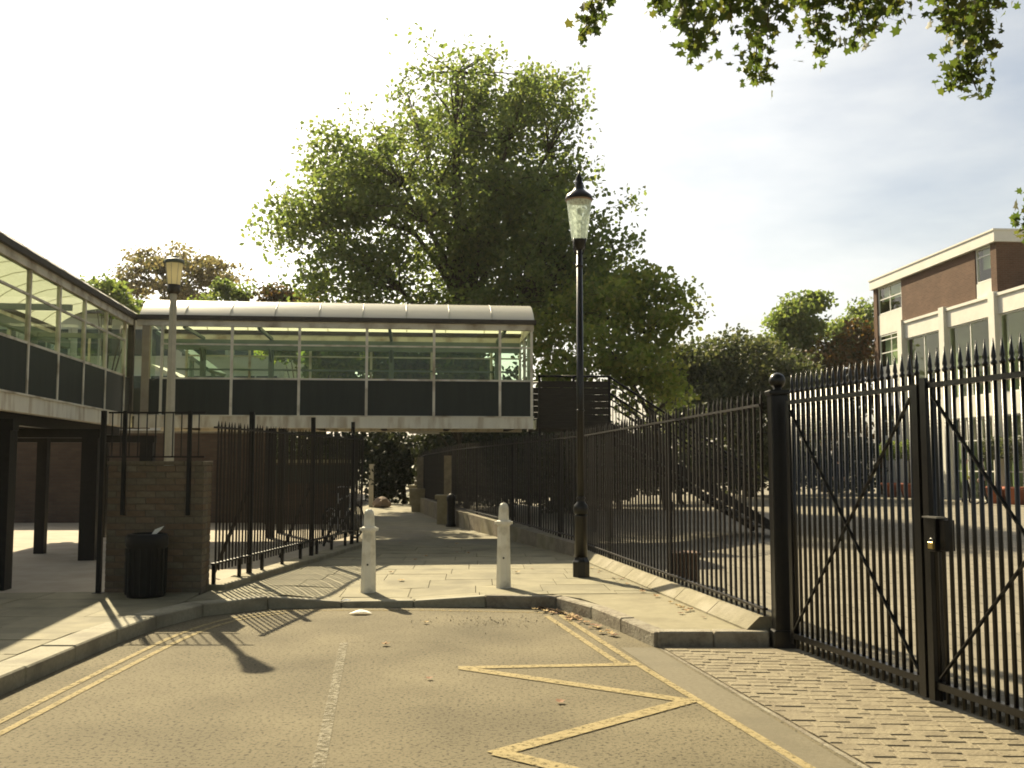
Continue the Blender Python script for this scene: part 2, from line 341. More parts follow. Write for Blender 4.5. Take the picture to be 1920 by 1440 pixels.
# setts apron in front of the gates
AP = [(1.3, 8.68), (2.42, 8.68), (3.24, 4.9), (3.52, 3.6), (2.18, 3.6)]
ap = struct(MB().prism(AP, -.05, .0125).build('setts_apron', mat('sett_joint', (.145, .12, .078), (.19, .16, .105), 20, .95)))
cnt = 0; y = 8.62; row = 0
while y > 3.65 and cnt < 299:
    x = 1.2 - rng.random()*.15; hgt = rng.uniform(.105, .13)
    while x < 4.1:
        wd = rng.uniform(.15, .215); sk = .16*(x-1.2)
        q = [(x+.006, y-sk-hgt+.006+rng.uniform(-.004,.004)), (x+wd-.006, y-sk-.03*wd-hgt+.006), (x+wd-.006, y-sk-.03*wd-.006), (x+.006, y-sk-.006+rng.uniform(-.004,.004))]
        q = clip(q, AP); x += wd
        if len(q) >= 3 and area(q) > .004:
            MB().prism(q, -.04, .017 + rng.uniform(-.0025, .003)).build('sett', settm, ap, bevel=.004); cnt += 1
    y -= hgt
struct(MB().prism([(1.5, 8.7), (1.27, 8.7), (2.14, 3.6), (2.2, 3.6), (2.16, 3.6)][:4][::-1], -.045, .003).build('edging_strip', kerbdark))
struct(MB().prism([(.94, 8.72), (1.235, 8.72), (2.1, 3.6), (1.79, 3.6)], -.045, .0035).build('gutter_strip', gutter_asphalt))
# road markings
def stripe(name, pts, wd, m, z=.0045, close=False):
    P = [Vector((p[0], p[1])) for p in pts]; vs = []; n = len(P)
    for i in range(n):
        d1 = (P[i]-P[i-1]).normalized() if i else (P[1]-P[0]).normalized(); d2 = (P[i+1]-P[i]).normalized() if i < n-1 else d1
        n1 = Vector((-d1.y, d1.x)); n2 = Vector((-d2.y, d2.x)); b = n1+n2
        b = b/max(.25, b.length_squared)*2 if b.length > .3 else n1
        vs += [(*(P[i]+b*wd/2), z), (*(P[i]-b*wd/2), z)]
    o = MB().add(vs, [(2*i, 2*i+1, 2*i+3, 2*i+2) for i in range(n-1)]).build(name, m); struct(o); return o
def inset(pts, d):
    P = arclen(smooth(pts), .3); o = []
    for i in range(len(P)):
        t = (P[min(i+1, len(P)-1)] - P[max(i-1, 0)]).normalized(); o.append(P[i] + Vector((t.y, -t.x))*d)
    return o
for k, d in enumerate((.36, .5)):
    stripe('yellow_line', inset(KERB[:5], d), .055, yellow)
stripe('yellow_line', [(-2.5, 10.86), (-1, 10.9), (.35, 10.72)], .06, yellow_f, .005)
stripe('yellow_line', [(.36, 10.5), (.85, 8.05)], .06, yellow); stripe('yellow_line', [(.5, 10.58), (.99, 8.05), (1.56, 5.34), (1.8, 4.1)], .062, yellow, .0049)
for zi, (a, b, wd) in enumerate((((1.0, 8.0), (-.42, 7.87), .105), ((-.4, 7.86), (1.2, 6.78), .115), ((1.2, 6.8), (-.1, 5.57), .12), ((-.08, 5.6), (1.5, 4.3), .12))):
    stripe('zigzag_line', [a, b], wd, yellow, .0055 + .0006*zi)
stripe('bay_line', [(-1.5, 8.97), (-1.0, 5.2)], .07, whitep); stripe('bay_line', [(-1.46, 8.98), (-.3, 9.0)], .045, whitef, .0053)

# ------------------------------------------------------------------ glazed bridge and walkway
Z_B0, Z_B1, Z_P0, Z_P1, Z_T, Z_H, Z_E0, Z_E1, RISE = 2.29, 2.53, 2.56, 3.25, 3.93, 4.3, 4.42, 4.5, .46
def glazed_side(par, xs, y, face, top_transom=True):
    """one glazed side along local x at local y; face = -1 when the outside is towards -y"""
    o = face*.02
    for x in xs:
        MB().box(x-.026, x+.026, min(y-.03, y+.03), max(y-.03, y+.03), Z_B1, Z_H).build('mullion', cream_metal, par)
    for a, b in zip(xs, xs[1:]):
        a2, b2 = a+.027, b-.027
        MB().box(a2, b2, y-.012, y+.012, Z_B1+.01, Z_P1-.002).build('spandrel_panel', spand, par)
        MB().box(a2, b2, y-.022, y+.022, Z_P1, Z_P1+.035).build('sill_rail', cream_metal, par)
        MB().box(a2, b2, y-.018, y+.018, Z_T, Z_T+.032).build('transom', cream_metal, par)
        MB().box(a2, b2, y-.004, y+.004, Z_P1+.035, Z_T).build('window_pane', glz, par)
        MB().box(a2, b2, y-.004, y+.004, Z_T+.032, Z_H).build('window_pane', glz, par)
def arch(par, x0, x1, y0, y1, nseg, rib=True):
    """curved roof sheets spanning y0..y1, split in nseg sheets along x"""
    K = 10; ov = .06
    pr = []
    for k in range(K+1):
        t = k/K; yy = y0-ov + (y1-y0+2*ov)*t; zz = Z_E1 + RISE*(1-abs(2*t-1)**2.4)
        pr.append((yy, zz))
    st = (x1-x0)/nseg
    for i in range(nseg):
        a, b = x0+i*st+.004, x0+(i+1)*st-.004; m = MB()
        vs = [(a, yy, zz) for yy, zz in pr] + [(b, yy, zz) for yy, zz in pr]
        n = K+1; fs = []
        for k in range(K): fs += [(k, k+n, k+n+1, k+1)]
        pass
        m.add(vs, fs, True).build('roof_sheet', roofm, par)
        if rib and i: 
            MB().tube([(a-.004, yy, zz) for yy, zz in pr], .011, 6).build('roof_rib', ribm, par)
def ends(par, x, y0, y1):
    m = MB(); K = 10
    pts = [(x, y0 + (y1-y0)*k/K, Z_E1 + (RISE-.03)*(1-abs(2*k/K-1)**2.4)) for k in range(K+1)]
    m.add(pts + [(x, y1, Z_H), (x, y0, Z_H)], [tuple(range(K+3))]); m.build('gable_panel', cream_metal, par)

BW = 2.15
br = empty('footbridge', (-7.4, 19.3, 0), 'glazed footbridge with curved white roof spanning the path', 'footbridge', rz=math.atan2(.8, 7.83))
BX = [.5, 1.848, 3.165, 4.5, 5.85, 7.19, 7.84]
MB().box(.02, 7.87, -.06, .12, Z_B0, Z_B1-.012).build('edge_beam', beamm, br)
MB().box(.0, 7.88, -.075, .13, Z_B1-.012, Z_B1+.012).build('beam_flashing', cream_metal, br)
MB().box(.02, 7.87, BW-.12, BW+.06, Z_B0, Z_B1).build('edge_beam', beamm, br)
MB().box(.03, 7.86, .12, BW-.12, Z_B0+.07, Z_B1-.03).build('floor_deck', darkso, br)
for x in np.arange(.8, 7.8, 1.34): MB().box(x-.05, x+.05, .12, BW-.12, Z_B0+.01, Z_B0+.07).build('floor_joist', darkso, br)
glazed_side(br, BX, .0, -1); glazed_side(br, BX, BW, 1)
MB().box(.12, .26, -.03, .1, Z_B0-.02, Z_H).build('corner_post', mat('brown_cream_post', (.3, .25, .185), (.38, .33, .25), 4, .6), br)
MB().box(.27, .47, -.012, .012, Z_P1+.035, Z_H).build('window_pane', glz, br); MB().box(.27, .47, -.012, .012, Z_B1+.02, Z_P1).build('spandrel_panel', spand, br)
for yy in (-.045, BW-.045):
    MB().box(.02, 7.87, yy, yy+.09, Z_H, Z_E0).build('head_beam', cream_metal, br)
MB().box(-.02, 7.93, -.1, .06, Z_E0, Z_E1+.012).build('gutter', gutm, br); MB().box(-.02, 7.93, BW-.06, BW+.1, Z_E0, Z_E1+.012).build('gutter', gutm, br)
arch(br, .05, 7.9, 0, BW, 9)
ends(br, 7.86, 0, BW)
for x in (7.86,):   # glazed right end beside the doorway
    for yy in (.7, 1.45): MB().box(x-.03, x+.03, yy-.03, yy+.03, Z_B1, Z_H).build('mullion', cream_metal, br)
    MB().box(x-.004, x+.004, .04, .67, Z_P1, Z_H).build('window_pane', glz, br)
    MB().box(x-.03, x+.03, .0, BW, Z_H, Z_E0).build('head_beam', cream_metal, br)
MB().box(.1, 7.8, BW-.32, BW-.2, 4.05, 4.27).build('portal_beam', tealm, br)
for x in (.9, 2.35, 4.95, 7.3):
    MB().box(x-.055, x+.055, BW-.3, BW-.2, Z_B1, 4.05).build('portal_column', tealm, br)
    MB().add([(x-.02, BW-.3, 4.05), (x-.02, BW-.3, 3.8), (x-.02, BW-.62, 4.05), (x+.02, BW-.3, 4.05), (x+.02, BW-.3, 3.8), (x+.02, BW-.62, 4.05)], [(0,1,2),(3,5,4),(0,3,4,1),(1,4,5,2),(2,5,3,0)]).build('portal_bracket', tealm, br)
    MB().box(x-.03, x+.03, .06, BW-.2, 4.27, 4.33).build('tie_bar', tealm, br)
MB().box(.3, 7.7, BW-.07, BW-.03, 3.62, 3.66).build('inner_handrail', tealm, br)
for x, yy in ((2.62, .35), (2.62, 1.8)): MB().box(x-.07, x+.07, yy-.07, yy+.07, .1, Z_B0+.07).build('column', blackm, br)
MB().box(5.35, 5.98, .5, .56, Z_B0-.09, Z_B0-.03).build('strip_light', whiteb, br); MB().box(5.6, 5.63, .5, .56, Z_B0-.03, Z_B0+.01).build('strip_light_bracket', whiteb, br)

WL = 14.7; WW = 2.1
wk = empty('covered_walkway', (-5.9, 7.0, 0), 'raised glazed walkway on dark columns joining the footbridge corner', 'walkway', rz=math.atan2(.9917, -.129))
WX = [11.9 - 1.29*k for k in range(10)][::-1]
MB().box(0, 12.42, -.06, .12, Z_B0, Z_B1-.012).build('edge_beam', beamm, wk); MB().box(0, 12.42, -.085, .13, Z_B1-.012, Z_B1+.014).build('beam_flashing', cream_metal, wk)
MB().box(0, WL, WW-.12, WW+.06, Z_B0, Z_B1).build('edge_beam', beamm, wk)
MB().box(.02, WL, .12, WW-.12, Z_B0+.05, Z_B1-.03).build('floor_deck', darkso, wk)
MB().box(.02, 12.4, .16, .34, Z_B0-.16, Z_B0+.05).build('carrier_beam', blackm, wk); MB().box(.02, WL, WW-.34, WW-.16, Z_B0-.16, Z_B0+.05).build('carrier_beam', blackm, wk)
glazed_side(wk, WX, 0, -1); glazed_side(wk, WX + [13.2, 14.6], WW, 1)
MB().box(12.36, 12.46, -.06, .06, Z_B0, Z_E0).build('corner_post', gutm, wk)
MB().box(11.93, 12.34, -.012, .012, Z_B1+.01, Z_P1).build('spandrel_panel', spand, wk); MB().box(11.93, 12.34, -.004, .004, Z_P1+.03, Z_H).build('window_pane', glz, wk)
for yy in (-.045, WW-.045): MB().box(0, 12.42 if yy < 0 else WL, yy, yy+.09, Z_H, Z_E0).build('head_beam', cream_metal, wk)
MB().box(0, 12.5, -.11, .06, Z_E0, Z_E1+.012).build('gutter', gutm, wk); MB().box(0, WL, WW-.06, WW+.11, Z_E0, Z_E1+.012).build('gutter', gutm, wk)
arch(wk, 0, WL-.1, 0, WW, 17)
glazed_end = [(.03, .7), (.73, 1.4), (1.43, 2.07)]
for a, b in glazed_end:
    MB().box(WL-.06, WL-.05, a, b, Z_P1, Z_H).build('window_pane', glz, wk); MB().box(WL-.07, WL-.05, a, b, Z_B1, Z_P1-.02).build('spandrel_panel', spand, wk)
for yy in (.7, 1.41): MB().box(WL-.09, WL-.03, yy-.015, yy+.03, Z_B1, Z_H).build('mullion', cream_metal, wk)
for x in (1.7, 5.2, 9.0, 12.7):
    MB().box(x-.03, x+.03, WW-.25, WW-.14, Z_B1, 4.1).build('portal_column', tealm, wk)
    MB().bar((x, .1, 4.12), (x, WW-.1, 4.12), .05, .1).build('tie_bar', tealm, wk)
MB().box(.1, WL, WW-.26, WW-.14, 4.08, 4.26).build('portal_beam', tealm, wk); MB().box(.3, WL-.3, WW-.07, WW-.03, 3.6, 3.64).build('inner_handrail', tealm, wk)
for x in (1.2, 4.85, 8.5, 12.2):
    for yy in (-.42, ): MB().box(x-.12, x+.12, yy-.12, yy+.12, .1, 1.99).build('column', blackm, wk)
    MB().box(x-.1, x+.1, -.56, WW+.1, 1.99, Z_B0-.162).build('cross_beam', blackm, wk)
for x in (2.3, 6.0, 9.75, 13.4): MB().box(x-.08, x+.08, .62, .78, .1, Z_B0+.05).build('column', blackm, wk)

# landing and stair at the right end of the bridge
st = empty('outside_stair', (.5, 20.3, 0), 'black outdoor stair with boarded landing descending from the footbridge', 'staircase', rz=math.atan2(.8, 7.83))
ST_L = 1.55
MB().box(.03, ST_L, .1, 1.9, 2.3, 2.5).build('landing', darkso, st)
darkboard = mat('dark_boards', (.02, .018, .014), (.04, .034, .026), 6, .7, .2, 20, .2, stretch=(1, 1, 12))
for k in range(7): MB().box(.06, ST_L-.03, .06, .09, 2.32+.14*k, 2.455+.14*k).build('board', darkboard, st)
for k in range(7): MB().box(.06, ST_L-.03, 1.9, 1.93, 2.32+.14*k, 2.455+.14*k).build('board', darkboard, st)
for x in (.08, .8, ST_L): 
    for yy in (.11, 1.87): MB().box(x-.025, x+.025, yy-.025, yy+.025, .05, 3.38).build('post', blackm, st)
SX = 3.7; nst = 14
for yy in (.12, 1.82):
    MB().bar((ST_L, yy, 2.35), (ST_L+SX, yy, .12), .05, .18).build('stringer', blackm, st)
    MB().tube([(.05, yy, 3.4), (ST_L, yy, 3.4), (ST_L+SX, yy, 1.05), (ST_L+SX, yy, .1)], .024, 8).build('handrail', blackm, st)
    MB().tube([(ST_L, yy, 3.28), (ST_L+SX, yy, .92)], .014, 6).build('handrail', blackm, st)
    for k in range(1, 26):
        x = ST_L + SX*k/26; z = 2.35-2.23*k/26; MB().box(x-.009, x+.009, yy-.009, yy+.009, z, z+.93).build('baluster', blackm, st)
for k in range(nst):
    x = ST_L + SX*(k+.5)/nst; z = 2.44-2.3*(k+.5)/nst; MB().box(x-.15, x+.15, .15, 1.8, z-.02, z+.02).build('tread', darkso, st)

# ------------------------------------------------------------------ fences
def bar_mesh(name, h, r, tip, n=4, mat_=None):
    m = MB().lathe([(r, 0), (r, h)], n, smooth=n > 6, phase=math.pi/4)
    if tip == 'spear': m.lathe([(r*.8, h), (r*1.35, h+.012), (r*1.35, h+.024), (r*.75, h+.035), (r*1.1, h+.055), (r*.12, h+.17)], 6)
    elif tip == 'point': m.lathe([(r, h), (r*.15, h+.035)], n, phase=math.pi/4, smooth=False)
    return m.mesh(name, mat_ or blackm)
def along(pts, step, off=.0):
    """points and directions every step metres along a polyline"""
    o = []; d0 = off
    for a, b in zip(pts, pts[1:]):
        a, b = Vector(a), Vector(b); Ln = (b-a).length; d = d0
        while d < Ln: o.append((a+(b-a)*(d/Ln), (b-a).normalized())); d += step
        d0 = d - Ln
    return o
FR = [(2.24, 8.86), (1.13, 15.8), (-1.36, 24.0), (-2.62, 30.0), (-3.4, 36.0)]
def fr_top(y): return 2.12 - .013*(y-8.8)
fr = empty('right_railing', (2.24, 8.86, 0), 'long black iron railing beside the path, from gate post to far shrubs', 'railing')
barR = bar_mesh('railing_bar', .965, .0155, 'point', 4, rustm); spk = bar_mesh('spike', .085, .0105, 'point', 4, rustm)
for p, d in along(FR, .13, .02):
    zb = .25 if p.y < 15.8 else min(.54, .3 + .05*(p.y-15.8)); zt = fr_top(p.y) + .135
    link('bar', barR, fr, (p.x, p.y, zb), (rng.gauss(0, .004), rng.gauss(0, .004), math.atan2(d.y, d.x)), (1, 1, zt-zb+rng.gauss(0, .006)))
for a, b in zip(FR, FR[1:]):
    a, b = Vector(a), Vector(b); za, zb_ = fr_top(a.y), fr_top(b.y)
    MB().bar((*a, za), (*b, zb_), .045, .022).build('top_rail', rustm, fr)
    l0 = .31 if a.y < 15 else .4+min(.2, .05*(a.y-15.8)); l1 = .34+max(0, min(.2, .05*(b.y-15.8)))
    MB().bar((*a, l0), (*b, l1), .05, .02).build('bottom_rail', rustm, fr)
for p, d in along(FR, 2.75, 2.6):
    MB().box(p.x-.02, p.x+.02, p.y+.03, p.y+.07, .1, fr_top(p.y)+.02).build('stay_post', blackm, fr)
plinthm = mat('pale_plinth_stone', (.195, .17, .108), (.245, .218, .14), 6, .85, .3, 40, .25, c3=(.28, .25, .18), scale3=3, isl=.08)
pl = empty('railing_plinth', (2.2, 9, 0), 'pale stone plinth with sloped top under the right railing', 'plinth')
P = resample(FR[:2], .95)
for a, b in zip(P, P[1:]):
    d = (b-a).normalized(); nn = Vector((d.y, -d.x)); a = a + d*.008; b = b - d*.008
    if nn.x > 0: nn = -nn
    prof = [(.17, .05), (.17, .14), (.05, .245), (-.13, .25), (-.13, .05)]
    vs = [(*(q + nn*u), z) for q in (a, b) for u, z in prof]; k = len(prof)
    MB().add(vs, [tuple(range(k))[::-1], tuple(range(k, 2*k))] + [(i, (i+1)%k, k+(i+1)%k, k+i) for i in range(k)]).build('plinth_stone', plinthm, pl)
lw = empty('low_path_wall', (-1.3, 24, 0), 'low brown stone wall with square piers under the railing further along the path', 'wall')
wallst = mat('brown_wall_stone', (.17, .145, .105), (.25, .215, .16), 6, .9, .4, 25, .2)
for a, b, h0, h1 in ((FR[1], FR[2], .33, .5), (FR[2], FR[3], .52, .55), (FR[3], FR[4], .55, .55)):
    a, b = Vector(a), Vector(b); d = (b-a).normalized(); nn = Vector((-d.y, d.x))
    m = int((b-a).length/.9)
    for k in range(m):
        p, q = a+(b-a)*(k/m)+d*.006, a+(b-a)*((k+1)/m)-d*.006; za = h0+(h1-h0)*k/m; zb_ = h0+(h1-h0)*(k+1)/m
        vs = [(*(p+nn*.15), .05), (*(p-nn*.12), .05), (*(q-nn*.12), .05), (*(q+nn*.15), .05), (*(p+nn*.15), za), (*(p-nn*.12), za), (*(q-nn*.12), zb_), (*(q+nn*.15), zb_)]
        MB().add(vs, [(0,1,2,3),(7,6,5,4),(0,4,5,1),(1,5,6,2),(2,6,7,3),(3,7,4,0)]).build('coping_stone', plinthm if k % 2 else wallst, lw)
pierm = mat('pale_pier_stone', (.25, .22, .14), (.32, .285, .19), 7, .85, .2, 40, .2)
for (x, y) in ((-1.62, 24.3), (-2.85, 30.3), (-3.4, 35)):
    MB().box(x-.2, x+.2, y-.2, y+.2, .05, .72).build('pier', pierm, lw); MB().box(x-.25, x+.25, y-.25, y+.25, .72, .82).build('pier_cap', pierm, lw)
    MB().box(x-.05, x+.13, y+.02, y+.15, .82, 1.78).build('pier_post', wallst, lw)
bb = MB().lathe([(.12, .1), (.12, .16), (.1, .2), (.095, .7), (.11, .74), (.11, .8), (.07, .86), (.02, .89)], 12, (-1.42, 23.2, 0)).build('black_bollard', blackm, loc=(-1.42, 23.2, 0))
tag(bb, 'short black iron bollard at the foot of the low path wall', 'bollard')

# left fence
FL = [(-3.5, 11.66), (-2.72, 18.0)]
fl = empty('left_railing', (-3.5, 11.66, 0), 'black iron railing with tall posts between brick wall and bicycle', 'railing')
for p, d in along(FL, .1, .08): link('bar', barR, fl, (p.x, p.y, .33), (rng.gauss(0, .004), rng.gauss(0, .004), math.atan2(d.y, d.x)), (.85, .85, 1.77+rng.gauss(0, .006)))
for z, nm in ((.42, 'bottom_rail'), (2.02, 'top_rail')): MB().bar((*FL[0], z), (*FL[1], z), .05, .022).build(nm, rustm, fl)
for p, d in along(FL, .76, .04): MB().box(p.x-.02, p.x+.02, p.y-.02, p.y+.02, .15, .43).build('foot', blackm, fl)
for x, y, h in ((-3.37, 12.75, 2.26), (-3.07, 15.2, 2.3), (-2.8, 17.35, 2.32)):
    MB().box(x-.03, x+.03, y+.02, y+.08, .1, h).build('post', blackm, fl)
    MB().bar((x-.02, y+.05, 1.3), (x-.55, y+.35, .13), .025, .04).build('brace', blackm, fl)
lp = empty('left_plinth', (-3.5, 11.7, 0), 'low stone kerb under the left railing', 'plinth')
P = resample(FL, .8)
for a, b in zip(P, P[1:]):
    d = (b-a).normalized(); nn = Vector((-d.y, d.x))
    MB().prism([tuple(a+d*.005-nn*.16), tuple(b-d*.005-nn*.16), tuple(b-d*.005+nn*.12), tuple(a+d*.005+nn*.12)], .02, .19 + rng.uniform(-.005, .005)).build('plinth_stone', plinthm, lp, bevel=.01)

# brick wall with bin, railing above it
bw = empty('brick_wall', (-4.1, 11.5, .1), 'short dark brown brick wall with railing above, behind the black bin', 'wall')
wx0, wx1, wy0, wy1 = -4.66, -3.56, 11.42, 11.76; cz = .0735
MB().box(wx0+.008, wx1-.008, wy0+.008, wy1-.008, .08, .1+cz*20).build('mortar_core', mat('dark_mortar', (.085, .072, .055), (.12, .1, .08), 20, .95), bw)
bmats = [mat('wall_brick_%s' % nme, c, tuple(k*1.35 for k in c), 14, .9, .4, 60, .2, isl=.14) for nme, c in (('umber', (.125, .1, .068)), ('russet', (.13, .095, .064)), ('drab', (.12, .103, .072)))]
bml = [MB().box(-.1065, .1065, 0, .1025, 0, .0635).mesh('brick', m, bevel=.004) for m in bmats]
bms = [MB().box(-.05, .05, 0, .1025, 0, .0635).mesh('brick', m, bevel=.004) for m in bmats]
for r in range(20):
    z = .105 + r*cz; x = wx0; half = r % 2
    while x < wx1-.04:
        if half: ln = .11; half = False; me = rng.choice(bms)
        elif wx1 - x < .2: ln = .11; me = rng.choice(bms)
        else: ln = .2235; me = rng.choice(bml)
        link('brick', me, bw, (x+ln/2, wy0-.001+rng.uniform(-.002, .002), z)); x += ln
    yy = wy0+.11
    while yy < wy1-.02: link('brick', rng.choice(bms), bw, (wx1-.102, yy+.055, z), (0, 0, R(-90)), (1, 1, 1)) if False else None; yy += .11
for k in range(2): 
    for r in range(20): link('brick', rng.choice(bms), bw, (wx1-.1015, wy0+.165+.112*k, .105+r*cz), (0, 0, R(-90)))
for k in range(5): MB().box(wx0-.01+.224*k, wx0-.01+.224*k+.218, wy0-.012, wy1+.01, .1+cz*20+.004, .1+cz*20+.05).build('coping_brick', bmats[2], bw, bevel=.004)
rw = empty('wall_railing', (-4.5, 11.35, 1), 'black railing fixed by straps above the short brick wall', 'railing')
for x in (-4.47, -3.72): MB().box(x-.022, x+.022, 11.385, 11.417, 1.0, 2.2).build('post', blackm, rw)
MB().box(-4.66, -3.54, 11.39, 11.41, 2.17, 2.19).build('top_rail', blackm, rw); MB().box(-4.66, -3.54, 11.39, 11.41, 1.66, 1.68).build('bottom_rail', blackm, rw)
for k in range(11): MB().box(-4.62+.1*k, -4.61+.1*k, 11.392, 11.408, 1.68, 2.17).build('bar', blackm, rw)
gp = empty('undercroft_gate_post', (-4.7, 11.4, .1), 'tall thin black post at the outer end of the brick wall', 'post')
MB().box(-4.73, -4.68, 11.35, 11.4, .1, 2.2).build('shaft', blackm, gp); MB().box(-4.76, -4.65, 11.32, 11.43, .1, .13).build('foot', blackm, gp)
bn = empty('litter_bin', (-4.05, 11.08, .12), 'black litter bin with white paper sticking out, before brick wall', 'litter bin')
bc = (-4.06, 11.08, .12)
binm = mat('black_bin_plastic', (.006, .006, .006), (.011, .011, .01), 9, .6, .1, 30, .25)
MB().lathe([(.19, 0), (.205, .03), (.21, .55), (.225, .57), (.225, .66), (.21, .69), (.17, .7), (.165, .55)], 20, bc).build('body', binm, bn)
for k in range(20):
    a = 2*math.pi*k/20; MB().bar((bc[0]+.212*math.cos(a), bc[1]+.212*math.sin(a), .16), (bc[0]+.216*math.cos(a), bc[1]+.216*math.sin(a), .66), .02, .012, (math.cos(a), math.sin(a), 0)).build('slat', binm, bn)
pp = MB().add([(-4.02, 11.05, .78), (-3.9, 11.06, .86), (-3.88, 11.1, .9), (-3.99, 11.12, .86), (-4.05, 11.08, .74), (-3.95, 11.04, .81)], [(0, 5, 1, 2), (0, 2, 3), (0, 3, 4)]).build('paper_scrap', whiteb, loc=(-3.95, 11.08, .8))
tag(pp, 'crumpled white paper poking from the black litter bin', 'paper')

# bollards
for x, y, lab in ((-1.7, 11.83, 'white tapered bollard by the dropped kerb, nearer the left railing'), (-.1, 11.92, 'white tapered bollard on the path, nearer the black lamp post')):
    z0 = pz(x, y) - .01; o = empty('white_bollard', (x, y, z0), lab, 'bollard', 'bollards across the path')
    MB().lathe([(.098, 0), (.094, .02), (.078, .74)], 8, (x, y, z0), smooth=False, phase=R(22.5)).build('shaft', bollm, o)
    MB().lathe([(.08, .74), (.092, .75), (.092, .79), (.08, .8)], 8, (x, y, z0), smooth=False, phase=R(22.5)).build('collar', bollm, o)
    MB().lathe([(.068, .8), (.062, .95), (.05, .985), (.028, 1.005)], 8, (x, y, z0), smooth=False, phase=R(22.5)).build('head', bollm, o)
    for sx in (-1, 1): MB().box(x+sx*.095-.014, x+sx*.095+.014, y-.018, y+.018, z0+.755, z0+.785).build('lug', bollm, o)
    MB().lathe([(.012, 0), (.012, .006)], 8, (x, y, z0)).build('bolt_hole', rustm, o).matrix_local = Matrix.Translation((0, -.083, .36)) @ Matrix.Rotation(R(90), 4, 'X')

# black heritage lamp post
lx, ly = .9, 13.0
lampglass = bpy.data.materials.new('frosted_lantern_glass'); lampglass.use_nodes = True
_n = lampglass.node_tree.nodes; _l = lampglass.node_tree.links; _b = _n['Principled BSDF']; _b.inputs['Base Color'].default_value = (.5, .56, .5, 1); _b.inputs['Roughness'].default_value = .2
_tl = _n.new('ShaderNodeBsdfTranslucent'); _tl.inputs[0].default_value = (.75, .82, .74, 1); _tr = _n.new('ShaderNodeBsdfTransparent'); _tr.inputs[0].default_value = (.85, .9, .85, 1)
_z = _n.new('ShaderNodeTexNoise'); _z.inputs['Scale'].default_value = 28; _z.inputs['Detail'].default_value = 5; _r = _n.new('ShaderNodeValToRGB'); _r.color_ramp.elements[0].position = .4; _r.color_ramp.elements[1].position = .62
_tc = _n.new('ShaderNodeTexCoord'); _l.new(_tc.outputs['Object'], _z.inputs['Vector']); _l.new(_z.outputs['Fac'], _r.inputs[0])
_m1 = _n.new('ShaderNodeMixShader'); _m1.inputs[0].default_value = .6; _l.new(_b.outputs[0], _m1.inputs[1]); _l.new(_tl.outputs[0], _m1.inputs[2])
_m2 = _n.new('ShaderNodeMixShader'); _mr = _n.new('ShaderNodeMapRange'); _mr.inputs[3].default_value = .15; _mr.inputs[4].default_value = .6
_l.new(_r.outputs[0], _mr.inputs[0]); _l.new(_mr.outputs[0], _m2.inputs[0]); _l.new(_m1.outputs[0], _m2.inputs[1]); _l.new(_tr.outputs[0], _m2.inputs[2]); _l.new(_m2.outputs[0], _n['Material Output'].inputs[0])
lm = empty('lamp_post', (lx, ly, .12), 'tall black cast iron street lamp with tapered glass lantern beside the right railing', 'street lamp')
c = (lx, ly, .12)
MB().lathe([(.115, 0), (.115, .2), (.095, .225), (.085, .26)], 8, c, smooth=False, phase=R(22.5)).build('base', black, lm)
MB().lathe([(.082, .25), (.082, .78), (.088, .8)], 14, c).build('pedestal', black, lm)
MB().lathe([(.07, .8), (.092, .83), (.1, .88), (.09, .93), (.06, .96), (.05, 1.0), (.062, 1.02), (.04, 1.06)], 14, c).build('collar', black, lm)
MB().lathe([(.05, 1.0), (.046, 2.4), (.04, 4.36)], 12, c).build('pole', black, lm)
for z in (2.15, 4.08): MB().lathe([(.044, z), (.056, z+.02), (.044, z+.04)], 12, c).build('ring', black, lm)
MB().lathe([(.045, 4.32), (.085, 4.39), (.09, 4.43), (.1, 4.46)], 16, c).build('lantern_seat', black, lm)
for k in range(4):
    a = R(45+90*k); MB().tube([(lx+.05*math.cos(a), ly+.05*math.sin(a), .12+4.25), (lx+.1*math.cos(a), ly+.1*math.sin(a), .12+4.33), (lx+.108*math.cos(a), ly+.108*math.sin(a), .12+4.46)], .008, 6).build('bracket', black, lm)
MB().lathe([(.102, 4.45), (.125, 4.62), (.168, 4.98)], 20, c, cap=False).build('lantern_glass', lampglass, lm)
MB().lathe([(.03, 4.46), (.035, 4.6), (.045, 4.75), (.03, 4.86), (.01, 4.88)], 10, c).build('bulb', mat('bulb_glass', (.6, .62, .58), rough=.15), lm)
MB().lathe([(.16, 4.975), (.178, 4.98), (.178, 5.0), (.12, 5.03), (.1, 5.02)], 20, c).build('canopy_rim', mat('canopy_underside', (.3, .2, .14), (.36, .25, .18), 6, .6), lm)
MB().lathe([(.182, 4.995), (.186, 5.02), (.165, 5.06), (.1, 5.11), (.07, 5.14), (.05, 5.2), (.06, 5.22), (.045, 5.24), (.05, 5.28), (.012, 5.36), (.003, 5.4)], 20, c).build('canopy', black, lm)

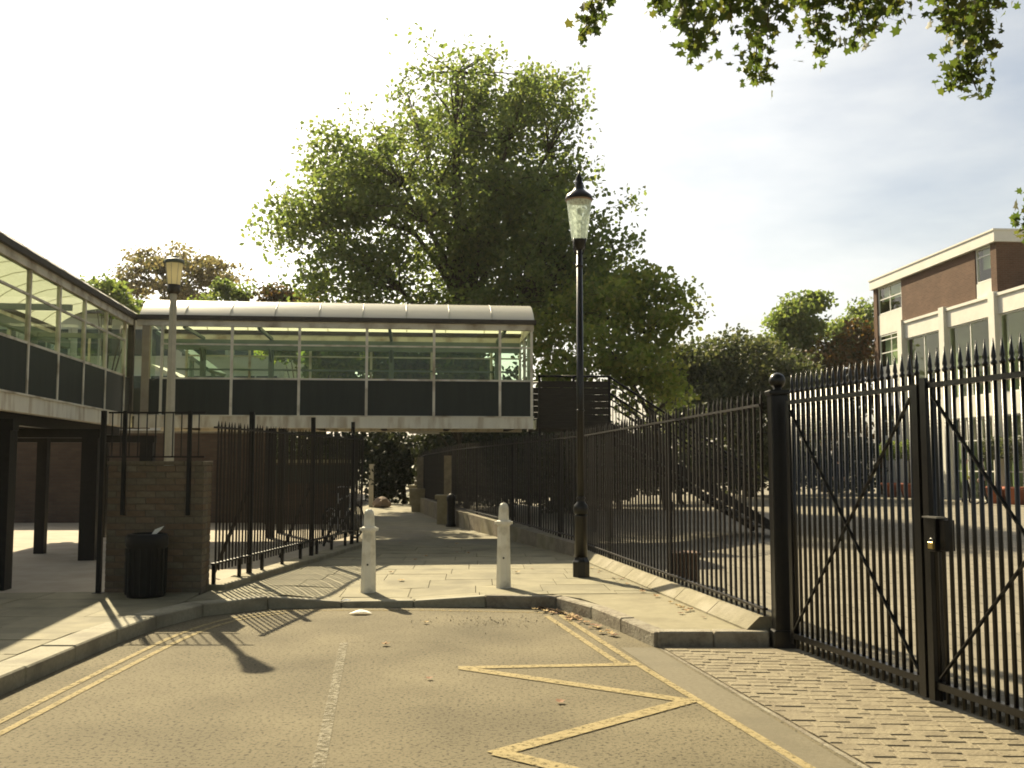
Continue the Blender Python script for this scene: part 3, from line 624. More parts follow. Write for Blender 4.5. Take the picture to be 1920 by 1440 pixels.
# pale concrete lamp post behind the wall
cx_, cy_ = -4.42, 12.75; c = (cx_, cy_, .1)
lm2 = empty('pale_lamp_post', (cx_, cy_, .1), 'pale concrete lamp post with cream lantern rising behind the brick wall', 'street lamp')
MB().lathe([(.075, 0), (.07, .5), (.043, 3.72)], 8, c, smooth=False, phase=R(22.5)).build('pole', concm, lm2)
MB().lathe([(.06, 3.7), (.08, 3.74), (.08, 3.82)], 12, c).build('lantern_base', gutm, lm2)
difm = bpy.data.materials.new('cream_diffuser'); difm.use_nodes = True
_n = difm.node_tree.nodes; _l = difm.node_tree.links; _b = _n['Principled BSDF']; _b.inputs['Base Color'].default_value = (.5, .46, .33, 1); _b.inputs['Roughness'].default_value = .4
_t = _n.new('ShaderNodeBsdfTranslucent'); _t.inputs[0].default_value = (.9, .84, .6, 1); _m = _n.new('ShaderNodeMixShader'); _m.inputs[0].default_value = .6; _l.new(_b.outputs[0], _m.inputs[1]); _l.new(_t.outputs[0], _m.inputs[2]); _l.new(_m.outputs[0], _n['Material Output'].inputs[0])
MB().lathe([(.082, 3.82), (.115, 4.1)], 8, c, smooth=False, cap=False).build('diffuser', difm, lm2)
for k in range(8):
    a = R(45*k); MB().bar((cx_+.083*math.cos(a), cy_+.083*math.sin(a), 3.92), (cx_+.117*math.cos(a), cy_+.117*math.sin(a), 4.2), .006, .006).build('glazing_bar', concm, lm2)
MB().lathe([(.125, 4.1), (.132, 4.11), (.13, 4.14), (.1, 4.16), (.04, 4.17), (.03, 4.2), (.01, 4.21)], 12, c).build('canopy', mat('grey_cap', (.1, .12, .1), rough=.5), lm2)

# ------------------------------------------------------------------ gates
gd = Vector((.217, -.976)).normalized(); GPX = Vector((2.37, 8.58))
gpst = empty('gate_post', (2.35, 8.715, 0), 'square black gate post with ball finial beside the setts', 'gate post')
MB().box(2.275, 2.425, 8.64, 8.79, 0, 2.2).build('shaft', black, gpst, bevel=.008); MB().box(2.255, 2.445, 8.62, 8.81, 0, .16).build('base', black, gpst, bevel=.01)
MB().box(2.255, 2.445, 8.62, 8.81, 2.2, 2.24).build('cap', black, gpst, bevel=.01)
MB().lathe([(.04, 2.24), (.035, 2.26)] + [(max(.005, .072*math.sin(t)), 2.325-.072*math.cos(t)) for t in np.linspace(.4, 3.1, 12)], 18, (2.35, 8.715, 0)).build('ball_finial', black, gpst)
sp_mesh = bar_mesh('gate_bar', 2.15, .0145, 'spear', 8, black)
def gate(name, start, length, label, nb, lock=False):
    g = empty(name, (*start, 0), label, 'gate', rz=math.atan2(gd.y, gd.x))
    MB().box(0, length, -.03, .03, .125, .17).build('bottom_rail', black, g); MB().box(0, length, -.03, .03, 2.1, 2.135).build('top_rail', black, g)
    for k in range(nb):
        x = .06 + (length-.12)*k/(nb-1); o = bpy.data.objects.new('bar', sp_mesh); col.objects.link(o); o.parent = g; o.location = (x, 0, .045)
    return g
def strap(g, p, q, nm='brace'): MB().bar((p[0], -.025, p[1]), (q[0], -.025, q[1]), .01, .024, (0, 1, 0)).build(nm, black, g)
G1 = 1.86
g1 = gate('gate', GPX + gd*.08, G1, 'black iron gate leaf with crossed braces hung on the ball topped post', 22)
MB().box(0, .05, -.03, .03, .08, 2.13).build('hanging_stile', black, g1); MB().box(G1-.07, G1, -.05, .05, .05, 2.13).build('meeting_stile', black, g1)
strap(g1, (.06, .2), (G1-.1, 2.05)); strap(g1, (.06, 2.05), (G1-.1, .2))
g2 = gate('gate', GPX + gd*(.08+G1+.025), 1.9, 'black iron gate leaf carrying the lock box and brass padlock', 24)
MB().box(0, .06, -.045, .045, .05, 2.17).build('meeting_stile', black, g2)
strap(g2, (.1, .2), (1.85, 2.0)); strap(g2, (.1, 2.05), (1.85, .2))
MB().box(.065, .15, -.07, .05, 1.02, 1.24).build('lock_box', black, g2, bevel=.006); MB().box(.16, .22, -.045, .03, 1.03, 1.23).build('lock_keep', black, g2, bevel=.004)
MB().box(.05, .2, -.09, -.02, 1.24, 1.25).build('lock_hood', mat('worn_steel', (.3, .29, .27), rough=.35, metal=.8), g2)
pk = empty('padlock', (3.0, 7.3, 1.1), 'small brass padlock hanging at the gate lock box', 'padlock', rz=math.atan2(gd.y, gd.x)); pp0 = GPX + gd*(.08+G1+.025+.13); pk.location = (pp0.x, pp0.y, 1.04); pk.location += Vector((gd.y, -gd.x, 0))*.085
MB().box(-.025, .025, -.01, .01, 0, .045).build('body', mat('brass', (.45, .33, .1), rough=.35, metal=.9), pk, bevel=.003); MB().torus((0, 0, .05), .018, .004, (1, 0, 0), (0, 0, 1), 16, 5).build('shackle', MT['worn_steel'], pk)
MB().box(.3, .32, .04, .06, .05, .75).build('drop_bolt', blackm, g1)

# ------------------------------------------------------------------ buildings
hb = empty('brick_hall', (18.5, 50, 0), 'brown brick building with white columns, fascia and large windows beyond the yard', 'building', rz=math.atan2(-.997, .0764)); hb.scale = (1.083, 1, 1)
COLX = [2.82, 6.45, 10.08, 13.6, 17.1, 20.6]; XE = 20.8; UX = 10.28
wfr = mat('white_window_frame', (.66, .65, .6), (.72, .71, .65), 3, .5)
cavity = mat('hall_interior', (.5, .5, .38), (.58, .57, .45), 1.2, .9)
curtain = mat('pale_curtain', (.62, .6, .52), (.7, .68, .6), 4, .9, stretch=(30, 1, 1))
MB().box(.05, XE, 5.5, 5.7, 0, 8.2).build('back_wall', cavity, hb)
MB().box(.05, XE, .32, 5.5, 3.65, 3.95).build('floor_slab', cavity, hb)
MB().box(.05, XE, .2, 5.6, 7.95, 8.28).build('lower_roof', whiteb, hb)
for x in (2.82, 6.45, 10.08): MB().box(x-.07, x+.07, .5, 5.5, .05, 7.95).build('cross_wall', cavity, hb)
MB().box(-.0, XE, 5.7, 9.5, 0, 8.28).build('rear_block', brk, hb)
# upper brick storey with two window openings
MB().box(0, .34, 0, .3, .03, 10.42).build('brick_pier', brk, hb); MB().box(2.72, 8.76, .04, .3, 8.3, 10.42).build('brick_panel', brk, hb); MB().box(9.9, UX, 0, .3, 8.3, 10.42).build('brick_pier', brk, hb)
MB().box(0, .3, .3, 9.5, .03, 10.42).build('end_wall', brk, hb); MB().box(UX-.3, UX, .3, 9.5, 8.3, 10.42).build('end_wall', brk, hb)
MB().box(.3, UX-.3, 5.3, 5.5, 8.3, 10.42).build('upper_back_wall', cavity, hb)
rf = MB().box(-.12, UX+.12, -.14, 9.6, 10.42, 10.86).build('roof_fascia', whiteb, hb); MB().box(-.16, UX+.16, -.18, 9.64, 10.86, 10.93).build('roof_edge', whiteb, rf)
def window(x0, x1, z0, z1, cols, bars, y=.12, blind=None, gl=None):
    f = MB(); t = .055
    f.box(x0, x0+t, y-.04, y+.04, z0, z1); f.box(x1-t, x1, y-.04, y+.04, z0, z1); f.box(x0+t, x1-t, y-.04, y+.04, z0, z0+t); f.box(x0+t, x1-t, y-.04, y+.04, z1-t, z1)
    wd = f.build('window', wfr, hb)
    cw = (x1-x0-2*t)/cols; zs = [z0+t] + [z0+(z1-z0)*b for b in bars] + [z1-t]
    for i in range(1, cols): MB().box(x0+t+cw*i-.025, x0+t+cw*i+.025, y-.03, y+.03, z0+t, z1-t).build('mullion', wfr, wd)
    for b in zs[1:-1]:
        for i in range(cols): MB().box(x0+t+cw*i+.026, x0+t+cw*(i+1)-.026, y-.03, y+.03, b-.025, b+.025).build('glazing_bar', wfr, wd)
    for i in range(cols):
        for a, b in zip(zs, zs[1:]): MB().box(x0+t+cw*i+.026, x0+t+cw*(i+1)-.026, y-.005, y+.005, a+.026, b-.026).build('pane', gl or glz_b, wd)
    if blind: MB().box(x0+.1, x1-.1, y+.2, y+.23, z0+(z1-z0)*blind, z1).build('curtain', curtain, wd)
    return wd
window(.38, 2.68, 9.05, 10.4, 2, [.55], blind=.5); MB().box(.34, 2.72, .06, .3, 8.0, 9.03).build('white_panel', whiteb, hb)
window(.38, 2.68, 6.35, 7.98, 2, [.45, .85], blind=.02); MB().box(.34, 2.72, .06, .3, 4.5, 6.33).build('white_panel', whiteb, hb)
window(.38, 2.68, 2.9, 4.48, 2, [.5]); MB().box(.34, 2.72, .06, .3, .03, 2.88).build('white_panel', whiteb, hb)
window(8.8, 9.86, 9.0, 10.4, 1, [.75], blind=.4); MB().box(8.78, 9.88, .06, .3, 8.3, 8.98).build('white_panel', whiteb, hb)
for i, x in enumerate(COLX): MB().box(x-.2, x+.2, -.18, .2, .03, 8.42).build('column', whiteb, hb)
for a, b in zip(COLX, COLX[1:]):
    a2, b2 = a+.202, b-.202
    MB().box(a2, b2, -.03, .18, 7.5, 8.22).build('fascia_panel', whiteb, hb); MB().box(a2, b2, -.1, .2, 8.22, 8.34).build('coping', whiteb, hb)
    MB().box(a2, b2, -.02, .16, 3.5, 4.35).build('white_panel', whiteb, hb)
    window(a2, b2, 4.36, 7.49, 2, [], y=.08); window(a2, b2, .05, 3.49, 3, [.35, .72], y=.08)
for x in (7.6, 8.9, 12, 15): MB().box(x, x+.9, 3.2, 3.25, 4.4, 6.2).build('hall_screen', curtain, hb)

ob = empty('office_block', (-19, 44, 0), 'pale low office block with banded windows seen through the walkway glass', 'building')
MB().box(-27, -10.2, 44, 54, 0, 8.3).build('wall', whiteb, ob); MB().box(-27.2, -10, 43.8, 54.2, 8.3, 8.6).build('roof', gutm, ob)
dw = mat('dark_window', (.05, .06, .055), rough=.1, spec=.6)
for k in range(7):
    for z in (1.0, 4.2, 6.3):
        x0 = -26.6+2.35*k; f = MB().box(x0, x0+2.1, 43.93, 44.02, z, z+1.35).build('window', wfr, ob)
        for q in range(2): MB().box(x0+.08+q*1.0, x0+1.0+q*1.0, 43.9, 43.95, z+.08, z+1.27).build('pane', dw, f)
cn = empty('stair_canopy', (-9.5, 30, 0), 'sloping glazed stair canopy behind the footbridge', 'canopy')
MB().bar(at(310, 628, 30), at(408, 700, 30), 1.6, .1).build('roof', tealm, cn); MB().bar(at(300, 690, 30), at(408, 740, 30), 1.6, .1).build('stringer', cream_metal, cn)
for px_, a, b in ((325, 640, 868+95), (360, 664, 868+95), (400, 694, 868+95)):
    p, q = at(px_, a, 30), at(px_, b, 30); MB().box(p.x-.04, p.x+.04, 29.9, 30.1, .05, p.z).build('post', tealm, cn)

bk = empty('rear_brick_wall', (-9, 25, .1), 'dark brick wall at the back of the undercroft below the walkway', 'wall')
MB().box(-18, -6.1, 25, 25.3, .05, 2.35).build('brickwork', brk_d, bk); MB().box(-18, -6.1, 24.95, 25.35, 2.35, 2.42).build('coping', kerbdark, bk)
bk2 = empty('garden_brick_wall', (-5, 25, .1), 'lower dark brick wall with sunlit coping behind the left railing', 'wall')
MB().box(-6.08, -4.05, 24.4, 24.7, .05, 1.6).build('brickwork', brk_d, bk2); MB().box(-6.08, -4.0, 24.3, 24.8, 1.6, 1.68).build('coping', plinthm, bk2); MB().box(-6.05, -4.1, 24.36, 24.4, 1.1, 1.55).build('dark_band', spand, bk2)
wp = empty('pale_path_post', (-4.75, 33.5, .1), 'pale timber post at the far end of the path before the shrubs', 'post')
MB().box(-4.82, -4.68, 33.4, 33.54, .05, 1.5).build('shaft', concm, wp, bevel=.01); MB().box(-4.85, -4.65, 33.37, 33.57, 1.5, 1.56).build('cap', concm, wp)
_sb = MB().lathe([(.26, 0), (.33, .08), (.3, .2), (.2, .3), (.05, .34)], 9, (-4.35, 33.2, .12), smooth=False); _sb.v = [(x+rng.uniform(-.05, .05), y+rng.uniform(-.05, .05), z+rng.uniform(-.02, .03)) for x, y, z in _sb.v]
stn = _sb.build('boulder', mat('pinkish_stone', (.24, .175, .13), (.3, .225, .17), 5, .9, .3, 12), loc=(-4.35, 33.2, .12)); tag(stn, 'pinkish pale boulder beside the pale post at the path end', 'boulder')

# ------------------------------------------------------------------ vegetation
def leaf_mesh(name, C, size, m, up=.35, star=False, fold=.25, seed=0):
    g = np.random.default_rng(seed); n = len(C)
    nrm = g.normal(size=(n, 3)); nrm[:, 2] += up; nrm /= np.linalg.norm(nrm, axis=1)[:, None]
    t = g.normal(size=(n, 3)); t[:, 2] -= .3; t -= nrm*(t*nrm).sum(1)[:, None]; t /= np.linalg.norm(t, axis=1)[:, None]; b = np.cross(nrm, t)
    if star: sh = np.array([(0,-.5,0),(.22,-.34,.02),(.52,-.3,.06),(.3,-.02,.04),(.42,.3,.08),(.14,.2,.02),(0,.58,-.06),(-.14,.2,.02),(-.42,.3,.08),(-.3,-.02,.04),(-.52,-.3,.06),(-.22,-.34,.02)])
    else: sh = np.array([(0,-.5,0),(.36,-.08,fold*.5),(.2,.3,fold*.3),(0,.5,-.05),(-.2,.3,fold*.3),(-.36,-.08,fold*.5)])
    k = len(sh); V = (C[:, None, :] + (b[:, None, :]*sh[None, :, 0, None] + t[:, None, :]*sh[None, :, 1, None] + nrm[:, None, :]*sh[None, :, 2, None])*size[:, None, None]).reshape(-1, 3)
    me = bpy.data.meshes.new(name)
    if star: F = [(0,1,3,9,11),(1,2,3),(9,10,11),(3,4,5),(7,8,9),(3,5,7,9),(5,6,7)]
    else: F = [(0,1,2,3),(0,3,4,5)]
    ls = np.concatenate([np.array(f) for f in F]); tot = np.array([len(f) for f in F]); off = np.arange(n)[:, None]*k
    me.vertices.add(n*k); me.vertices.foreach_set('co', V.astype(np.float32).ravel())
    loops = (ls[None, :]+off).ravel(); me.loops.add(len(loops)); me.loops.foreach_set('vertex_index', loops.astype(np.int32))
    tots = np.tile(tot, n); me.polygons.add(len(tots)); me.polygons.foreach_set('loop_start', np.concatenate([[0], np.cumsum(tots)[:-1]]).astype(np.int32)); me.polygons.foreach_set('loop_total', tots.astype(np.int32))
    me.materials.append(m); me.update(calc_edges=True); me.validate(); return me
def tree(name, label, base, lobes, m, ncl, nlf, lsize, rc, tr=.3, seed=1, cat='tree', group=None, flat=.75, th=.55, shell=2.0, limbs=9, tint=None):
    """lobes: (px, py, rx_px, ry_px, Y, ry_m) measured crown masses, turned into metres at the tree's own distance"""
    g = np.random.default_rng(seed); base = Vector((base[0], base[1], .0)); root = empty(name, base, label, cat, group); Lb = []
    for (px_, py_, rx, rz, Y, ry) in lobes:
        c = at(px_, py_, Y); k = Y/FPX; Lb.append((np.array(c), np.array([rx*k, ry, rz*k])))
    vol = np.array([l[1].prod()**.8 for l in Lb]); vol /= vol.sum(); cl = []
    for i in range(ncl):
        c, r = Lb[g.choice(len(Lb), p=vol)]; d = g.normal(size=3); d /= np.linalg.norm(d); cl.append(c + d*r*g.random()**(1/shell))
    cl = np.array(cl); cl[:, 2] = np.maximum(cl[:, 2], .35)
    top = max(c[2]+r[2]*.4 for c, r in Lb); hub = np.mean([c for c, r in Lb], axis=0)
    tk = MB(); pts = []; n = 7
    for i in range(n+1):
        t = i/n; pts.append(Vector((base.x+(hub[0]-base.x)*t**1.5 + g.normal()*.06*tr*5*(i > 0), base.y+(hub[1]-base.y)*t**1.5, top*t*.92)))
    tk.tube(pts, [tr*(1.25 if i == 0 else 1)*(1-.85*i/n) for i in range(n+1)], 9)
    nodes = [(pts[i], tr*(1-.85*i/n)) for i in range(2, n+1)]
    for k in g.choice(len(cl), size=min(limbs, len(cl)), replace=False):
        e = Vector(cl[k]); i = int(np.clip(round((e.z/top*.92*th)*n), 2, n-1)); s = pts[i]; mid = s.lerp(e, .5) + Vector((0, 0, .08*(e-s).length)); q = s.lerp(mid, .5) + Vector((0, 0, .04*(e-s).length)); q2 = mid.lerp(e, .5)
        r0 = tr*(1-.85*i/n)*.55; rad = [r0, r0*.75, r0*.5, r0*.32, r0*.12]; tk.tube([s, q, mid, q2, e], rad, 6); nodes += [(q, rad[1]), (mid, rad[2]), (q2, rad[3])]
    NP = np.array([tuple(a) for a, b in nodes])
    for c in cl:
        d = np.linalg.norm(NP-c, axis=1) + 1.2*np.maximum(0, NP[:, 2]-c[2]); j = int(d.argmin()); s, r = nodes[j]; e = Vector(c); mid = s.lerp(e, .55) + Vector((g.normal()*.12, g.normal()*.12, .1))*(e-s).length*.6
        r = min(r*.6, .05*tr/.3+.01); tk.tube([s, mid, e], [r, r*.6, r*.2], 4)
    tk.build('trunk', bark, root)
    nl = np.maximum(12, (nlf*g.uniform(.5, 1.5, size=len(cl))).astype(int)); C = np.repeat(cl, nl, axis=0); rr = np.repeat(rc*g.uniform(.6, 1.3, size=len(cl)), nl)
    off = np.clip(g.normal(size=C.shape), -1.75, 1.75)*rr[:, None]*.58; off[:, 2] *= flat; C = C + off; C[:, 2] = np.maximum(C[:, 2], .1)
    size = lsize*g.uniform(.6, 1.35, size=len(C))
    me = leaf_mesh('crown', C - np.array(base), size, m, seed=seed); o = bpy.data.objects.new('crown', me); col.objects.link(o); o.parent = root
    return root
lf_plane = leafmat('plane_leaves', [(.085, .115, .05), (.115, .15, .06), (.145, .175, .065), (.165, .175, .075)], .52, 1.9)
lf_lime = leafmat('lime_leaves', [(.09, .12, .035), (.13, .16, .045), (.165, .18, .06), (.2, .185, .065)], .6, 2.2)
lf_dark = leafmat('evergreen_leaves', [(.042, .054, .03), (.066, .08, .044), (.1, .108, .062), (.14, .138, .09)], .36, 1.6)
lf_hedge = leafmat('hedge_leaves', [(.016, .022, .012), (.026, .034, .018), (.04, .046, .024), (.06, .062, .034)], .2, 1.3)  # darkened copy of the evergreen greens, standing in for deep shade
lf_rust = leafmat('rusty_leaves', [(.04, .045, .018), (.075, .062, .022), (.12, .07, .026), (.15, .075, .03)], .4, 1.5)
lf_cedar = leafmat('cedar_needles', [(.1, .084, .062), (.15, .12, .088), (.2, .155, .11), (.13, .14, .09)], .5, 1.7)
tree('plane_tree', 'huge green plane tree towering behind the footbridge', (-1.75, 41), [(890,320,205,190,41,5.5),(890,190,150,85,41,4),(1010,230,90,95,40,4),(700,330,120,100,40,4.5),(630,400,120,90,39,4),(555,430,60,50,39,2.5),(640,520,100,60,38,3),(880,480,220,110,40,5.5),(1060,450,100,90,39,4),(1175,368,40,24,38,1.2),(1050,560,140,80,39,4),(1055,330,50,90,40,2.5),(1110,500,90,60,38,3),(700,565,90,45,38,3),(700,485,110,55,39,3),(850,570,120,45,39,3.5),(980,590,90,40,39,3),(590,525,50,55,38,2),(500,435,22,20,39,1),(960,400,120,100,40,5),(790,110,30,28,41,1.5),(990,130,35,25,41,1.5)], lf_plane, 760, 78, .195, .85, .5, 3, limbs=18)
tree('lime_tree', 'yellow green tree beside the boarded stair landing', (5.2, 33), [(1200,590,85,80,33,2),(1265,570,40,55,34,1.2),(1160,690,95,90,32,2),(1230,700,60,70,33,1.5),(1100,610,60,70,34,1.5),(1035,650,50,55,35,1.5),(1040,720,50,50,33,1.2),(1120,560,70,50,36,1.5),(1215,530,50,35,34,1.2)], lf_lime, 230, 50, .19, .6, .16, 5)
tree('evergreen_oak', 'dense dark evergreen tree between lamp post and ball topped gate post', (11, 46), [(1390,690,95,70,46,2.5),(1330,720,70,70,45,2),(1445,715,50,60,46,2),(1390,810,110,90,46,2.5),(1290,730,55,80,44,2),(1270,800,60,70,42,2),(1480,740,50,80,47,2)], lf_dark, 270, 120, .2, .75, .25, 6, shell=3)
tree('upright_tree', 'slender ivy clad tree rising above the evergreens near the brick building', (15.5, 55), [(1485,585,35,38,55,1.5),(1470,640,38,50,55,1.5),(1530,562,24,20,55,.8),(1500,620,40,60,55,1.5)], lf_plane, 90, 90, .24, .6, .2, 7)
tree('rusty_tree', 'reddish brown leaved tree beside the white windowed building end', (17, 54), [(1560,690,70,60,53,2),(1610,640,30,40,53,1.5),(1580,770,75,80,53,2.5),(1510,800,60,70,52,2),(1640,690,30,60,56,1.5),(1530,720,60,60,53,2)], lf_rust, 150, 110, .22, .7, .2, 8)
tree('background_tree', 'small dull green tree peeping over the rusty tree by the building corner', (22, 66), [(1620,600,30,32,66,1.5),(1595,625,35,30,66,1.5)], lf_plane, 45, 90, .26, .7, .2, 9)
tree('cedar_tree', 'brownish layered cedar behind the pale lamp post', (-21, 62), [(300,505,62,35,62,3),(400,515,60,36,62,3),(330,468,38,14,62,2),(350,552,105,24,62,3.5),(255,530,40,25,62,2)], lf_cedar, 150, 42, .24, .8, .35, 10, flat=.28, shell=1.6)
tree('background_tree', 'green tree peeping over the curved walkway roof', (-17.5, 42), [(190,548,38,18,42,1.2),(225,568,40,20,42,1.2)], lf_plane, 30, 80, .2, .5, .15, 12)
tree('background_tree', 'small green tree in front of the brownish cedar', (-13.3, 48), [(432,552,34,18,48,1.2),(400,580,40,20,48,1.2)], lf_plane, 32, 80, .2, .5, .15, 13)
tree('background_tree', 'low brown green tree between cedar and plane tree', (-11, 48), [(528,555,38,16,48,1.2),(560,590,50,30,48,1.5)], lf_rust, 40, 80, .2, .55, .15, 14)
tree('small_lime_tree', 'lime green sapling glowing through the middle footbridge windows', (-6.6, 29.5), [(610,680,50,45,29.5,1.2),(590,630,50,36,29.5,1.2),(640,720,50,40,29.5,1),(545,640,50,40,29.5,1.2),(660,640,40,40,29.5,1)], lf_lime, 120, 75, .17, .45, .08, 15)  # upper lobes added so the sapling dapples the path with shade
tree('small_lime_tree', 'leafy green shrub tree seen through the right footbridge windows', (-1.4, 31), [(880,700,85,45,31,1),(760,700,70,60,32,1),(840,650,60,30,32,1)], lf_plane, 80, 90, .2, .5, .1, 16)
tree('path_shade_tree', 'green tree added just beyond the footbridge to shade the path', (-6.3, 31), [(640,640,45,40,26,1.5),(655,640,45,42,30,2),(680,640,50,45,35,2),(600,650,40,40,27,1.5)], lf_plane, 130, 90, .18, .5, .12, 41)  # invented tree, placed so its crown shadow falls across the path
tree('path_end_shrub', 'dark leafy shrub closing the far end of the path', (-4.2, 39), [(735,850,60,55,39,1.5),(720,905,50,45,38.5,1),(790,870,60,60,39,1.5),(700,830,40,40,38,1)], lf_hedge, 110, 90, .17, .5, .1, 17, cat='shrub')
for k, (px_, py_, rx, rz, Y, lab) in enumerate(((950,850,75,70,36,'dark shrub behind the low path wall and its piers'), (1070,860,75,80,31,'dark shrub beyond the railing behind the black lamp post'), (1160,860,60,60,34,'dark shrub under the yellow green tree behind the stair'))):
    b = at(px_, 900, Y); tree('dark_shrub', lab, (b.x, Y), [(px_,py_,rx,rz,Y,1.2),(px_-20,py_+40,rx,rz*.6,Y,1.2)], lf_hedge, 60, 110, .17, .5, .09, 20+k, cat='shrub', group='shrubs behind the right railing', shell=3)
tree('boundary_shrub', 'dark leafy bush under the footbridge behind the garden brick wall', (-6, 29), [(560,845,60,45,29,.8),(640,850,50,50,29,.8),(600,900,80,50,29,.8),(460,850,60,40,29,.8)], lf_hedge, 80, 110, .15, .45, .08, 31, cat='shrub', shell=3)
tree('boundary_hedge', 'dark hedge running behind the right railing under the boarded landing', (0, 29), [(900,880,60,55,30,.8),(990,880,70,60,28,.8),(1080,880,60,62,26,.8),(840,880,40,50,33,.8),(850,832,60,26,35,.8),(950,830,70,26,33,.8),(1040,835,50,26,31,.8)], lf_hedge, 200, 120, .15, .42, .08, 32, cat='hedge', shell=3)
tree('clipped_hedge', 'dark clipped hedge across the yard seen beneath the outside stair', (6.5, 38), [(1130,885,70,40,38,.8),(1240,885,80,42,38,.8),(1340,880,70,42,39,.8),(1180,850,60,30,39,.8)], lf_hedge, 110, 110, .16, .5, .08, 33, cat='hedge', shell=3)
tree('hedge', 'dark hedge at the back of the yard left of the brick building', (13.5, 49), [(1400,870,130,40,49,1),(1520,870,120,45,49.5,1),(1610,870,50,45,50,1)], lf_hedge, 110, 120, .17, .55, .08, 30, cat='hedge', shell=3)

# overhanging plane branches from a tree standing in the yard to the right of the gates, plus an unseen crown added to cut sky light
oh = empty('overhanging_tree', (9.5, 9.5, 0), 'plane tree with leafy branches hanging over the gates from above', 'tree')
tk = MB(); tk.tube([(9.5, 9.5, 0), (9.4, 9.5, 2.5), (9.2, 9.4, 5), (8.9, 9.3, 7.5), (8.8, 9.3, 9.5)], [.4, .33, .29, .22, .1], 10)
tk.tube([(9.2, 9.4, 5.2), (7.6, 9.5, 6.9), (5.5, 9.4, 7.7), (3, 9.3, 7.6), (.9, 9.2, 7.0)], [.17, .13, .1, .06, .02], 8)
tk.tube([(8.9, 9.3, 7.2), (7, 8.8, 8.6), (4.2, 8.6, 9), (1.6, 8.8, 8.6)], [.14, .1, .06, .02], 7); tk.tube([(9.2, 9.4, 4.6), (7.4, 9.2, 5.1), (5.8, 9, 4.9), (4.85, 9, 4.3)], [.1, .06, .03, .01], 6)
strands = [[(1140,-60),(1125,5),(1105,40),(1088,62)], [(1235,-80),(1235,0),(1250,25)], [(1290,-80),(1280,0),(1300,50),(1300,105)], [(1330,-80),(1340,0),(1330,40),(1320,80)], [(1400,-80),(1400,0),(1420,50),(1418,105),(1425,155)], [(1445,-60),(1440,30),(1440,60)], [(1495,-60),(1490,15)], [(1535,-60),(1530,30),(1535,70),(1528,98)], [(1610,-70),(1605,0),(1620,50),(1600,72)], [(1660,-70),(1640,20)], [(1670,-60),(1678,15),(1688,25)], [(1780,-80),(1775,0),(1790,50),(1815,85),(1808,120),(1785,158)], [(1815,-40),(1810,20),(1800,60)], [(1850,-50),(1838,45),(1850,95)], [(1850,-40),(1878,10)], [(1812,120),(1832,170)], [(1970,330),(1940,390),(1924,420)], [(1990,330),(1960,420),(1945,450)], [(1360,-60),(1370,20)], [(1560,-60),(1560,10)]]
LC = []; g = np.random.default_rng(44)
for sidx, sg in enumerate(strands):
    Y = 9.1 + .35*math.sin(sidx*2.3); pts = [at(a, b, Y) for a, b in sg]; limb = Vector((pts[0].x+.1, 9.3, 7.2 if sg[0][1] < 200 else 4.9))
    tk.tube([limb] + pts, [.012] + [.009-.005*i/len(pts) for i in range(len(pts))], 5)
    for a, b in zip(pts, pts[1:]):
        n = max(4, int((b-a).length*230)); 
        for k in range(n): LC.append(a.lerp(b, g.random()) + Vector(g.normal(size=3)*np.array([.09, .09, .07])))
for k in range(1500):
    t = g.random(); p = Vector((8.5-7.5*t, 9.3, 7.4+1.2*math.sin(3*t))); LC.append(p + Vector(g.normal(size=3)*np.array([.8, .8, .35])) + Vector((0, 0, .9)))
for k in range(160): p = Vector((5.4 + g.normal()*.5, 9+g.normal()*.3, 4.9+g.normal()*.2)); LC.append(p if p.x > 5.1 else Vector((5.6, p.y, p.z)))
cc = [];  # unseen crown above and behind the camera, added to block sky light
for k in range(260):
    d = g.normal(size=3); d /= np.linalg.norm(d); p = np.array([4.5, .5, 10.5]) + d*np.array([11.5, 11, 3.2])*g.random()**.4
    if p[1] > 0 and p[2] < 3.6+.5*p[1]: p[2] = 3.8+.5*p[1]+g.random()
    cc.append(p)
    if k % 9 == 0: tk.tube([(8.9, 9.3, 7+.3*(k % 5)), ((8.9+p[0])/2, (9.3+p[1])/2, max(8.5, p[2])+.6), tuple(p)], [.12, .07, .02], 6)
for p in cc:
    for q in g.normal(size=(52, 3))*np.array([.9, .9, .5]):
        v = p+q
        if v[1] < 0 or v[2] > 2.7+.5*v[1]: LC.append(Vector(v)); 
BIG0 = len(LC) - 1
tk.build('trunk', bark, oh)
LC = np.array([tuple(p) for p in LC]); me = leaf_mesh('leaves', LC - np.array([9.5, 9.5, 0]), .088*g.uniform(.6, 1.3, size=len(LC))*np.where(LC[:, 2] > 7.6, 3.1, 1.0), leafmat('hanging_leaves', [(.045, .066, .02), (.06, .084, .025), (.078, .098, .028), (.1, .095, .032)], .5, 1.75), up=.2, star=True, seed=5)
o = bpy.data.objects.new('leaves', me); col.objects.link(o); o.parent = oh

